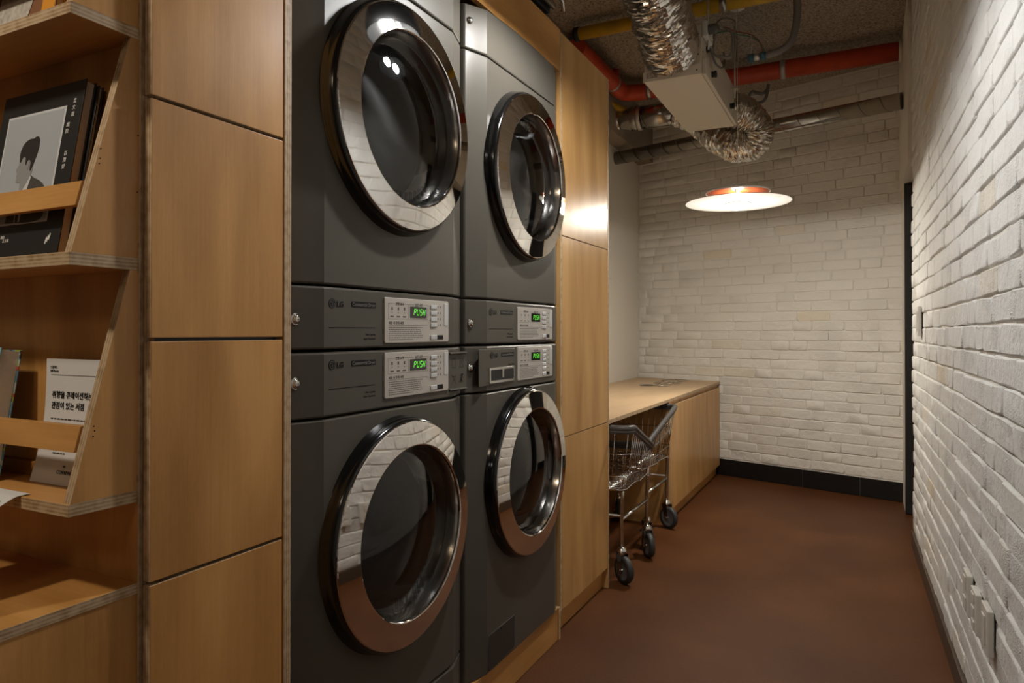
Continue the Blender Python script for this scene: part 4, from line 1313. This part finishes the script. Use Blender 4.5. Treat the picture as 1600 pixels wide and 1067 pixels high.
# ------------------------------------------------------------------ wire carts
def make_cart(loc, label, turn):
    t = thing('wire_cart', loc, label, 'cart', 'wire laundry carts')
    L = Vector(loc)

    def W(p): return L + Vector(p)
    ya, yb = -0.262, 0.262
    za, zb = 0.705, 0.548
    xa, xb = 0.20, 0.165
    z0 = 0.418
    x0a, x0b, y0a, y0b = 0.158, 0.145, -0.235, 0.235

    def rim(s):
        """closed rim path, s in [0,1)"""
        return None
    corner = []

    def arc(cx, cy, r, a0, a1, zf, n=5):
        for k in range(n + 1):
            a = math.radians(a0 + (a1 - a0) * k / n)
            x, y = cx + r * math.cos(a), cy + r * math.sin(a)
            corner.append((x, y, zf(y)))

    def zf(y):
        u = (y - ya) / (yb - ya)
        u = max(0.0, (u - 0.10) / 0.90)
        return za + (zb - za) * u
    r = 0.05
    arc(xa - r, ya + r, r, -90, 0, zf)
    arc(xb - r, yb - r, r, 0, 90, zf)
    arc(-xb + r, yb - r, r, 90, 180, zf)
    arc(-xa + r, ya + r, r, 180, 270, zf)
    dense = []
    n = len(corner)
    for i in range(n):
        p, q = Vector(corner[i]), Vector(corner[(i + 1) % n])
        m = max(1, int((q - p).length / 0.06))
        for k in range(m):
            dense.append(p.lerp(q, k / m))
    b = MB(); b.tube([W(p) for p in dense], 0.0135, 10, closed=True)
    b.build('top_rail', 'rubber_grey', t)
    b = MB(); b.tube([W(Vector(p) + Vector((0, 0, -0.016))) for p in dense], 0.0085, 8, closed=True)
    b.build('rail_lining', 'rubber_grey', t)
    # body wires
    def side(p):
        """rim point -> floor point of the basket"""
        return Vector((p.x * (x0a / xa if p.y < 0 else x0b / xb), p.y * (y0b / yb), z0))
    wires = MB()
    acc = 0; last = None
    for i, p in enumerate(dense):
        q = dense[(i + 1) % len(dense)]
        seg = (q - p).length; d = 0
        while acc + (seg - d) > 0.040:
            d += 0.040 - acc; acc = 0
            pt = p.lerp(q, min(1, d / seg))
            wires.tube([W(pt + Vector((0, 0, -0.015))), W(side(pt))], 0.0017, 5)
        acc += seg - d
    wires.build('wire_sides', 'chrome_soft', t)['kind'] = 'stuff'
    hz = MB()
    for u in (0.42, 0.78):
        pts = [p.lerp(side(p), u) for p in dense]
        hz.tube([W(p) for p in pts], 0.0027, 6, closed=True)
    hz.tube([W(side(p)) for p in dense], 0.0042, 6, closed=True)
    hz.build('wire_hoops', 'chrome_soft', t)['kind'] = 'stuff'
    fl = MB()
    for k in range(13):
        y = y0a + 0.02 + (y0b - y0a - 0.04) * k / 12
        fl.tube([W((-0.150, y, z0)), W((0.150, y, z0))], 0.0018, 5)
    for k in range(7):
        x = -0.12 + 0.04 * k
        fl.tube([W((x, y0a, z0 - 0.003)), W((x, y0b, z0 - 0.003))], 0.0022, 5)
    fl.build('basket_floor', 'chrome_soft', t)['kind'] = 'stuff'
    # frame and casters
    for sx in (-1, 1):
        for (yy, brake) in ((-0.225, False), (0.190, True)):
            MB().tube([W(p) for p in bez([(sx * 0.150, yy * 0.98, z0 - 0.004), (sx * 0.150, yy, z0 - 0.03), (sx * 0.146, yy, 0.30), (sx * 0.146, yy, 0.155)], 12)], 0.0085, 10).build('leg', 'chrome_soft', t)
            cs = MB().lathe([(0.004, 0.160), (0.016, 0.158), (0.019, 0.150), (0.023, 0.146), (0.023, 0.136), (0.004, 0.134)], W((sx * 0.146, yy, 0)), 'z', 20).build('caster', 'chrome_soft', t, base=W((sx * 0.146, yy, 0.13)))
            ax = W((sx * 0.146, yy - 0.018, 0.0625))
            wheel = MB()
            wheel.lathe([(0.049, -0.0150), (0.059, -0.0135), (0.0625, -0.006), (0.0625, 0.006), (0.059, 0.0135), (0.049, 0.0150)], ax, 'x', 36)
            wheel.build('tyre', 'tyre', cs)
            hubm = MB()
            hubm.lathe([(0.002, -0.010), (0.040, -0.009), (0.0495, -0.0145), (0.050, 0), (0.0495, 0.0145), (0.040, 0.009), (0.002, 0.010)], ax, 'x', 36)
            hubm.build('wheel_hub', 'wheel_hub', cs)
            fk = MB()
            for s2 in (-1, 1):
                xx = ax.x + s2 * 0.0205
                fk.prism([(ax.y - 0.010, ax.z - 0.010), (ax.y + 0.010, ax.z - 0.010), (ax.y + 0.036, ax.z + 0.076), (ax.y - 0.004, ax.z + 0.076)], 'x', xx - 0.0014, xx + 0.0014)
            fk.box(ax.x - 0.022, ax.x + 0.022, ax.y - 0.004, ax.y + 0.036, ax.z + 0.073, ax.z + 0.077)
            fk.lathe([(0.002, -0.026), (0.007, -0.026), (0.007, 0.026), (0.002, 0.026)], ax, 'x', 12)
            fk.build('fork', 'chrome_soft', cs)
            if brake:
                bp = MB()
                bp.prism([(ax.y + 0.01, ax.z + 0.060), (ax.y + 0.075, ax.z + 0.050), (ax.y + 0.085, ax.z + 0.056), (ax.y + 0.03, ax.z + 0.082), (ax.y + 0.01, ax.z + 0.080)], 'x', ax.x - 0.016, ax.x + 0.016)
                bp.build('brake_pedal', 'wheel_hub', cs, bevel=0.003)
            turn[(sx, brake)] and setattr(cs, 'rotation_euler', (0, 0, math.radians(turn[(sx, brake)])))
        MB().tube([W((sx * 0.146, -0.225, 0.285)), W((sx * 0.146, 0.190, 0.285))], 0.0085, 10).build('side_bar', 'chrome_soft', t)
    MB().tube([W((-0.146, -0.225, 0.30)), W((0.146, -0.225, 0.30))], 0.007, 8).build('cross_bar', 'chrome_soft', t)
    return t


make_cart((-1.13, 3.292, 0), 'chrome wire cart with dark rail, the nearer one beside the tall cabinet', {(1, False): 52, (1, True): 38, (-1, False): 20, (-1, True): -30})
cb = make_cart((-1.172, 3.820, 0), 'chrome wire cart with grey rail, the farther one beside the base cabinet', {(-1, False): 240, (-1, True): 215, (1, False): 30, (1, True): -20})
cb.rotation_euler = (0, 0, math.pi)


# ------------------------------------------------------------------ pendant lamps
def make_pendant(loc, label):
    t = thing('pendant_lamp', loc, label, 'lamp', 'pendant lamps with white disc and orange top')
    L = Vector(loc)
    R = 0.282
    MB().lathe([(0.002, 0.014), (0.10, 0.013), (0.22, 0.0095), (R, 0.0045), (R + 0.001, 0.003), (R, 0.002)], L, 'z', 72).build('disc_shade', 'lamp_white', t)
    MB().lathe([(R - 0.0005, 0.002), (0.22, 0.0005), (0.12, -0.0005), (0.069, -0.001)], L, 'z', 72).build('diffuser', 'lamp_diffuser', t)
    MB().lathe([(0.069, 0.004), (0.069, -0.006), (0.066, -0.008), (0.062, -0.006), (0.062, -0.0015), (0.002, -0.0015)], L, 'z', 48).build('center_ring', 'lamp_white', t)
    MB().lathe([(0.0615, -0.003), (0.060, -0.014), (0.053, -0.024), (0.040, -0.031), (0.020, -0.035), (0.002, -0.036)], L, 'z', 48).build('globe', 'lamp_globe', t)
    MB().lathe([(0.022, 0.012), (0.027, 0.026), (0.029, 0.038), (0.026, 0.050), (0.014, 0.058), (0.002, 0.060)], L, 'z', 32).build('bulb', 'lamp_bulb', t)
    R2 = 0.172
    MB().lathe([(0.012, 0.072), (0.06, 0.070), (0.13, 0.066), (R2, 0.062), (R2, 0.060), (0.128, 0.063), (0.06, 0.067), (0.012, 0.069)], L, 'z', 72).build('top_shade', 'lamp_orange', t)
    MB().lathe([(R2 + 0.002, 0.063), (R2 + 0.002, 0.056), (R2 - 0.004, 0.056), (R2 - 0.004, 0.059)], L, 'z', 72).build('shade_rim', 'lamp_white', t)
    MB().lathe([(0.002, 0.10), (0.010, 0.099), (0.014, 0.08), (0.014, 0.068)], L, 'z', 20).build('socket_cap', 'lamp_white', t)
    for k in range(3):
        a = math.radians(30 + 120 * k)
        MB().tube([L + Vector((0.06 * math.cos(a), 0.06 * math.sin(a), 0.012)), L + Vector((0.06 * math.cos(a), 0.06 * math.sin(a), 0.067))], 0.0025, 6).build('spacer', 'lamp_white', t)
    MB().tube([L + Vector((0, 0, 0.098)), Vector((L.x, L.y, CEIL - 0.02))], 0.0018, 6).build('cord', 'cable_white', t)
    MB().lathe([(0.002, CEIL - L.z - 0.03), (0.04, CEIL - L.z - 0.028), (0.05, CEIL - L.z - 0.001)], L, 'z', 24).build('ceiling_cup', 'lamp_white', t)
    return t


make_pendant((-0.62, 4.03, 1.857), 'pendant lamp with glowing white disc and orange top before the brick wall')


def make_dome(loc, label):
    t = thing('dome_lamp', loc, label, 'lamp')
    L = Vector(loc)
    R = 0.145
    out = [(R * math.sin(a), 0.15 * math.cos(a)) for a in [math.pi / 2 * k / 12 for k in range(1, 13)]]
    MB().lathe([(0.02, 0.152)] + out + [(R - 0.001, -0.004)], L, 'z', 64).build('shade', 'black_gloss', t)
    MB().lathe([(R - 0.001, -0.004)] + [(r_ - 0.004, h - 0.004) for r_, h in reversed(out)] + [(0.02, 0.146)], L, 'z', 64).build('shade_lining', 'lining_grey', t)
    for s_ in (-1, 1):
        b = MB()
        b.lathe([(0.002, -0.032)] + [(0.032 * math.sin(a), -0.032 * math.cos(a)) for a in [math.pi * k / 12 for k in range(1, 12)]] + [(0.002, 0.032)], L + Vector((0, 0.055 * s_, 0.029)), 'z', 24).build('bulb', 'dome_bulb', t)
        MB().tube([L + Vector((0, 0.055 * s_, 0.064)), L + Vector((0, 0.03 * s_, 0.14))], 0.012, 10).build('bulb_socket', 'black_matte', t)
    MB().tube([L + Vector((0, 0, 0.15)), Vector((L.x, L.y, CEIL - 0.001))], 0.003, 8).build('cord', 'black_matte', t)
    return t


make_dome((-0.55, 1.85, 2.155), 'black dome pendant lamp over the aisle, mirrored in the upper left dryer door')

# ------------------------------------------------------------------ ventilation unit and ducts under the ceiling
HX0, HX1, HY0, HY1, HZ0, HZ1 = -0.985, -0.700, 3.45, 4.42, 2.40, 2.645
hv = thing('ventilation_unit', ((HX0 + HX1) / 2, (HY0 + HY1) / 2, HZ0), 'cream sheet-metal ventilation box hanging under the ceiling', 'ventilation')
MB().box(HX0, HX1, HY0, HY1, HZ0, HZ1).build('casing', 'hvac_paint', hv, bevel=0.003)
MB().box(HX1, HX1 + 0.018, HY0 + 0.02, HY1 + 0.005, HZ0 + 0.005, HZ0 + 0.085).build('access_hatch', 'hvac_paint', hv, bevel=0.003)
MB().box(HX0 - 0.004, HX1 + 0.004, HY0 - 0.012, HY0, HZ0 - 0.001, HZ0 + 0.05).build('front_flange', 'hvac_paint', hv, bevel=0.002)
MB().box(HX1, HX1 + 0.012, HY0 + 0.22, HY0 + 0.50, HZ0 + 0.086, HZ0 + 0.16).build('control_cover', 'hvac_paint', hv, bevel=0.002)
for yy in (HY0 + 0.17, HY0 + 0.72):
    MB().lathe([(0.016, 0), (0.014, 0.012), (0.018, 0.016), (0.016, 0.024), (0.002, 0.025)], (HX1 + 0.018, yy, HZ0 + 0.05), 'x', 18).build('knob', 'black_matte', hv)
MB().box(HX0 + 0.015, HX0 + 0.070, HY0 - 0.014, HY0 - 0.011, HZ0 + 0.015, HZ0 + 0.042).build('label_plate', 'hvac_label', hv)
text('lettering', 'SA', 0.030, (HX0 + 0.0225, HY0 - 0.0145, HZ0 + 0.0185), (1, 0, 0), (0, 0, 1), 'hvac_paint', hv)
sc = MB()
for q in ((HX0 + 0.008, HZ0 + 0.10), (HX1 - 0.015, HZ0 + 0.10), (HX1 - 0.015, HZ0 + 0.20), (HX0 + 0.15, HZ0 + 0.02), (HX1 - 0.02, HZ0 + 0.02)):
    sc.lathe([(0.004, 0), (0.003, -0.003)], (q[0], HY0 - (0.012 if q[1] < HZ0 + 0.05 else 0), q[1]), 'y', 8, cap=True)
for q in ((HY0 + 0.03, 0.12), (HY0 + 0.03, 0.2), (HY0 + 0.16, 0.22), (HY0 + 0.3, 0.2)):
    sc.lathe([(0.004, 0), (0.003, 0.003)], (HX1, q[0], HZ0 + q[1]), 'x', 8, cap=True)
sc.build('screws', 'black_matte', hv)['kind'] = 'stuff'
for (xx, yy) in ((HX1 + 0.02, HY0 + 0.07), (HX1 + 0.02, HY1 - 0.10), (HX0 - 0.02, HY0 + 0.07), (HX0 - 0.02, HY1 - 0.1)):
    MB().tube([(xx, yy, HZ0 + 0.14), (xx, yy, CEIL - 0.001)], 0.005, 8).build('hanger_rod', 'clamp_steel', hv)
    MB().box(xx - 0.02, xx + 0.02, yy - 0.02, yy + 0.02, HZ0 + 0.19, HZ0 + 0.196).build('hanger_bracket', 'hvac_paint', hv)


def foil_duct(name, pts, r, label, n=150, seed=0, m=40, amp=1.0):
    """a crumpled flexible duct: ring wrinkles that run part of the way round, with creased facets"""
    rg = random.Random(seed)
    path = bez(pts, n)
    K = len(path)
    noise = [[rg.gauss(0, 1) for _ in range(m)] for _ in range(K)]
    big = [[rg.gauss(0, 1) for _ in range(m)] for _ in range(K // 6 + 3)]

    def disp(i, k):
        # skewed window: wrinkles drift along the duct as they run round it
        s_ = sum(noise[(i + dk // 3) % K][(k + dk) % m] for dk in range(-5, 6)) / math.sqrt(11)
        q = i / 6; i0 = int(q); f = q - i0
        g0 = sum(big[i0][(k + d) % m] for d in range(-3, 4)); g1 = sum(big[i0 + 1][(k + d) % m] for d in range(-3, 4))
        return amp * (0.0042 * s_ + 0.0016 * (g0 * (1 - f) + g1 * f) + 0.0022 * math.sin(i * 1.7))
    o = MB().tube(path, r, m, disp=disp, caps=False).build(name, 'foil')
    o.data.polygons.foreach_set('use_smooth', [False] * len(o.data.polygons))
    return tag(o, label, 'duct')


foil_duct('foil_duct', [(-0.845, 3.455, 2.545), (-0.84, 3.36, 2.555), (-0.83, 3.22, 2.59), (-0.825, 3.08, 2.645), (-0.83, 2.90, 2.72), (-0.86, 2.65, 2.785), (-0.95, 2.3, 2.80), (-1.08, 1.9, 2.80)], 0.135, 'crumpled silver foil duct entering the front of the ventilation box', 175, 3)
foil_duct('foil_duct', [(-0.835, 4.425, 2.53), (-0.775, 4.56, 2.56), (-0.68, 4.66, 2.54), (-0.605, 4.72, 2.45), (-0.635, 4.73, 2.36), (-0.73, 4.74, 2.36), (-0.86, 4.82, 2.45), (-1.0, 4.94, 2.60), (-1.15, 4.97, 2.705)], 0.103, 'curled silver foil duct behind the ventilation box above the pendant lamp', 170, 8, amp=0.75)


def spiral_duct(name, p0, p1, r, pitch, label, cat='duct', parts=None):
    p0, p1 = Vector(p0), Vector(p1)
    t = thing(name, (p0 + p1) / 2 - Vector((0, 0, r)), label, cat)
    MB().tube([p0, p1], r, 40).build('pipe', 'duct_metal', t)
    d = (p1 - p0); ln = d.length; d.normalize()
    a = Vector((0, 0, 1)); b = d.cross(a).normalized()
    pts = []
    steps = int(ln / pitch * 20)
    for i in range(steps + 1):
        s = i / 20 * pitch; th = i / 20 * 2 * math.pi
        pts.append(p0 + d * s + a * (r + 0.0005) * math.cos(th) + b * (r + 0.0005) * math.sin(th))
    MB().tube(pts, 0.0024, 5).build('spiral_seam', 'duct_seam', t)
    return t


spiral_duct('spiral_duct', (0.212, 4.75, 2.517), (-1.745, 5.305, 2.517), 0.050, 0.125, 'thin spiral steel duct running across the back brick wall')
s1 = spiral_duct('spiral_duct', (-1.15, 4.97, 2.705), (-1.46, 4.97, 2.705), 0.083, 0.16, 'wide spiral steel duct with taped reducer, left of the ventilation box')
MB().lathe([(0.087, -0.32), (0.088, -0.36), (0.084, -0.362)], (-1.15, 4.97, 2.705), 'x', 40).build('tape', 'foil_tape', s1)
MB().lathe([(0.083, -0.31), (0.083, -0.37), (0.062, -0.46), (0.062, -0.60)], (-1.15, 4.97, 2.705), 'x', 40).build('reducer', 'duct_metal', s1)
MB().lathe([(0.063, -0.45), (0.0655, -0.452), (0.0655, -0.52), (0.063, -0.522)], (-1.15, 4.97, 2.705), 'x', 40).build('tape', 'foil_tape', s1)
MB().lathe([(0.084, -0.285), (0.0865, -0.287), (0.0865, -0.315), (0.084, -0.317)], (-1.15, 4.97, 2.705), 'x', 40).build('clamp_band', 'clamp_steel', s1)


def pipe_clamp(parent, c, axis, r, w, mat='clamp_steel', rod=True):
    pr = [(r + 0.0005, -w / 2), (r + 0.003, -w / 2), (r + 0.003, w / 2), (r + 0.0005, w / 2)]
    MB().lathe(pr, c, axis, 32).build('clamp', mat, parent)
    if rod:
        MB().tube([(c[0], c[1], c[2] + r), (c[0], c[1], CEIL - 0.0005)], 0.004, 6).build('hanger_rod', mat, parent)


RP = thing('sprinkler_pipe', (-0.7, 4.87, 2.80), 'red sprinkler pipe with steel clamps under the ceiling', 'pipe')
rz, rr = 2.860, 0.0575
elbow = [(-1.40, 4.87, rz), (-1.45, 4.865, rz), (-1.505, 4.84, rz), (-1.535, 4.79, rz), (-1.54, 4.73, rz)]
MB().tube([(0.222, 4.87, rz), (-1.38, 4.87, rz)] + bez(elbow, 16) + [(-1.54, 3.93, rz)], rr, 28).build('pipe_run', 'red_pipe', RP)
for xx in (-0.46, -1.35, -1.24):
    pipe_clamp(RP, (xx, 4.87, rz), 'x', rr, 0.032)
pipe_clamp(RP, (-1.54, 4.60, rz), 'y', rr, 0.022)
MB().tube([(-1.54, 4.66, rz + 0.03), (-1.54, 4.66, CEIL - 0.001)], 0.03, 16).build('riser', 'red_pipe', RP)
MB().lathe([(0.063, -0.012), (0.066, -0.012), (0.066, 0.012), (0.063, 0.012), (0.03, 0.013)], (0.212, 4.87, rz), 'x', 32).build('wall_collar', 'hvac_paint', RP)
YPp = thing('yellow_pipe', (-0.6, 3.84, 2.86), 'yellow gas pipe crossing under the ceiling above the ventilation box', 'pipe')
MB().tube([(0.25, 3.84, 2.897), (-1.50, 3.84, 2.897)], 0.037, 20).build('pipe_run', 'yellow_pipe', YPp)
MB().lathe([(0.0375, -0.01), (0.041, -0.01), (0.041, 0.02), (0.002, 0.021)], (-1.505, 3.84, 2.897), 'x', 20).build('end_cap', 'black_matte', YPp)
for xx in (-0.66, -0.05):
    pipe_clamp(YPp, (xx, 3.84, 2.897), 'x', 0.037, 0.035)
YP2 = thing('yellow_elbow', (-1.62, 4.9, 2.70), 'yellow pipe elbow beside the tall cabinet under the red pipe', 'pipe')
MB().tube(bez([(-1.66, 4.70, 2.80), (-1.62, 4.90, 2.795), (-1.575, 4.96, 2.78), (-1.60, 5.0, 2.765), (-1.74, 5.02, 2.76)], 24), 0.026, 14).build('bend', 'yellow_pipe', YP2)
MB().lathe([(0.027, -0.02), (0.031, -0.02), (0.031, 0.02), (0.027, 0.02)], (-1.66, 5.005, 2.763), 'x', 18).build('collar', 'clamp_steel', YP2)


# --- cables and conduit around the box
SX = HX1 + 0.0
so = thing('junction_socket', (SX + 0.02, 3.53, 2.585), 'white socket with a dark plug on the side of the ventilation box', 'socket')
MB().box(SX + 0.001, SX + 0.028, 3.455, 3.60, 2.585, 2.665).build('socket_body', 'white_plastic', so, bevel=0.008)
MB().lathe([(0.024, 0.0), (0.024, 0.03), (0.018, 0.045), (0.008, 0.05), (0.002, 0.05)], (SX + 0.028, 3.485, 2.625), 'x', 20).build('plug', 'rubber_grey', so)


def cable(name, pts, r, mat, label, n=40, cat='cable'):
    o = MB().tube(bez(pts, n), r, 8).build(name, mat)
    return tag(o, label, cat)


coil = []
cc = Vector((-0.632, 3.65, 2.612))
for k in range(0, 150):
    a = 2 * math.pi * k / 36 + 1.9
    r_ = 0.058 + 0.005 * math.sin(k * 0.7)
    coil.append(cc + Vector((0.82 * r_ * math.cos(a), 0.40 * r_ * math.cos(a) - 0.010 + k * 0.00014, 1.35 * r_ * math.sin(a))))
pts = [Vector((SX + 0.078, 3.487, 2.63)), Vector((SX + 0.085, 3.56, 2.645)), Vector((SX + 0.08, 3.62, 2.67))] + coil
cbn = MB().tube(pts, 0.0055, 8).build('coiled_cable', 'cable_grey')
tag(cbn, 'grey power cable coiled in loops beside the ventilation box', 'cable')
cable('gland_cable', [(SX + 0.017, 3.575, 2.565), (SX + 0.03, 3.575, 2.53), (SX + 0.04, 3.62, 2.50), (SX + 0.055, 3.70, 2.505), (SX + 0.060, 3.74, 2.55), (SX + 0.055, 3.74, 2.60)], 0.0055, 'cable_grey', 'grey cable looping out of a black gland in the ventilation box')
gl = MB().lathe([(0.016, 0), (0.016, 0.01), (0.011, 0.016), (0.002, 0.016)], (SX + 0.0, 3.575, 2.565), 'x', 18).build('cable_gland', 'black_matte')
tag(gl, 'round black cable gland on the side of the ventilation box', 'gland')
cable('flexible_conduit', [(-0.30, 3.90, 2.969), (-0.298, 3.90, 2.84), (-0.305, 3.90, 2.74), (-0.33, 3.90, 2.66), (-0.385, 3.90, 2.618), (-0.46, 3.90, 2.606)], 0.019, 'cable_grey', 'thick grey flexible conduit hanging in a curve from the ceiling', 40, 'conduit')
cp2 = thing('conduit_connector', (-0.50, 3.90, 2.585), 'blue and steel connector at the end of the grey conduit', 'connector')
MB().lathe([(0.018, -0.03), (0.018, 0.0), (0.013, 0.002), (0.013, 0.02)], (-0.49, 3.90, 2.606), 'x', 16, cap=True).build('steel_nut', 'clamp_steel', cp2)
MB().lathe([(0.021, -0.03), (0.021, 0.0)], (-0.515, 3.90, 2.606), 'x', 16, cap=True).build('blue_nut', 'blue_plug', cp2)
MB().lathe([(0.021, -0.01), (0.021, 0.015)], (-0.468, 3.90, 2.606), 'x', 16, cap=True).build('blue_nut', 'blue_plug', cp2)
cable('loose_wire', [(SX + 0.04, 3.58, 2.655), (SX + 0.07, 3.72, 2.72), (-0.60, 3.86, 2.745), (-0.54, 3.89, 2.735), (-0.49, 3.895, 2.69), (-0.47, 3.90, 2.63)], 0.003, 'cable_red', 'brown wire arching from the socket to the conduit connector')
cable('loose_wire', [(SX + 0.04, 3.59, 2.645), (SX + 0.08, 3.74, 2.705), (-0.59, 3.87, 2.732), (-0.53, 3.90, 2.72), (-0.48, 3.905, 2.675), (-0.462, 3.905, 2.63)], 0.003, 'cable_green', 'green wire arching from the socket to the conduit connector')
cable('loose_wire', [(SX + 0.03, 3.56, 2.666), (SX + 0.06, 3.70, 2.76), (SX + 0.085, 3.90, 2.82), (SX + 0.09, 3.95, 2.76), (SX + 0.088, 3.96, 2.62)], 0.004, 'cable_grey', 'thin grey wire rising over the coiled cable')
cable('loose_wire', [(-0.60, 3.88, 2.858), (-0.605, 3.90, 2.78), (-0.58, 3.90, 2.72), (-0.54, 3.90, 2.74), (-0.525, 3.90, 2.70), (-0.53, 3.90, 2.63)], 0.0022, 'cable_white', 'thin pale wire dangling between yellow pipe and conduit')
cable('loose_wire', [(-0.56, 4.95, 2.78), (-0.60, 4.93, 2.74), (-0.66, 4.92, 2.76), (-0.68, 4.92, 2.72), (-0.64, 4.92, 2.68), (-0.58, 4.93, 2.70), (-0.56, 4.94, 2.80)], 0.010, 'cable_grey', 'dark cable loop hanging under the red pipe behind the box')

# black fixture above the machines
fx = thing('ceiling_fixture', (-1.12, 2.06, 2.318), 'black box fixture with chrome fittings above the cabinets at the upper edge', 'fixture')
MB().box(-1.20, -1.03, 1.75, 2.362, 2.318, 2.43).build('housing', 'black_matte', fx, bevel=0.004)
MB().tube([(-1.012, 1.8, 2.335), (-1.012, 2.345, 2.335)], 0.013, 12).build('rail', 'chrome_soft', fx)
MB().lathe([(0.03, -0.05), (0.034, -0.05), (0.034, 0.02), (0.02, 0.03), (0.002, 0.03)], (-0.985, 2.30, 2.375), 'y', 24).build('fitting', 'chrome', fx)
MB().tube([(-0.985, 2.335, 2.365), (-0.98, 2.365, 2.35), (-0.985, 2.375, 2.32)], 0.008, 8).build('clip', 'chrome_soft', fx)
for yy in (1.85, 2.25):
    MB().tube([(-1.12, yy, 2.43), (-1.12, yy, CEIL - 0.001)], 0.005, 8).build('hanger_rod', 'clamp_steel', fx)

flush_text()
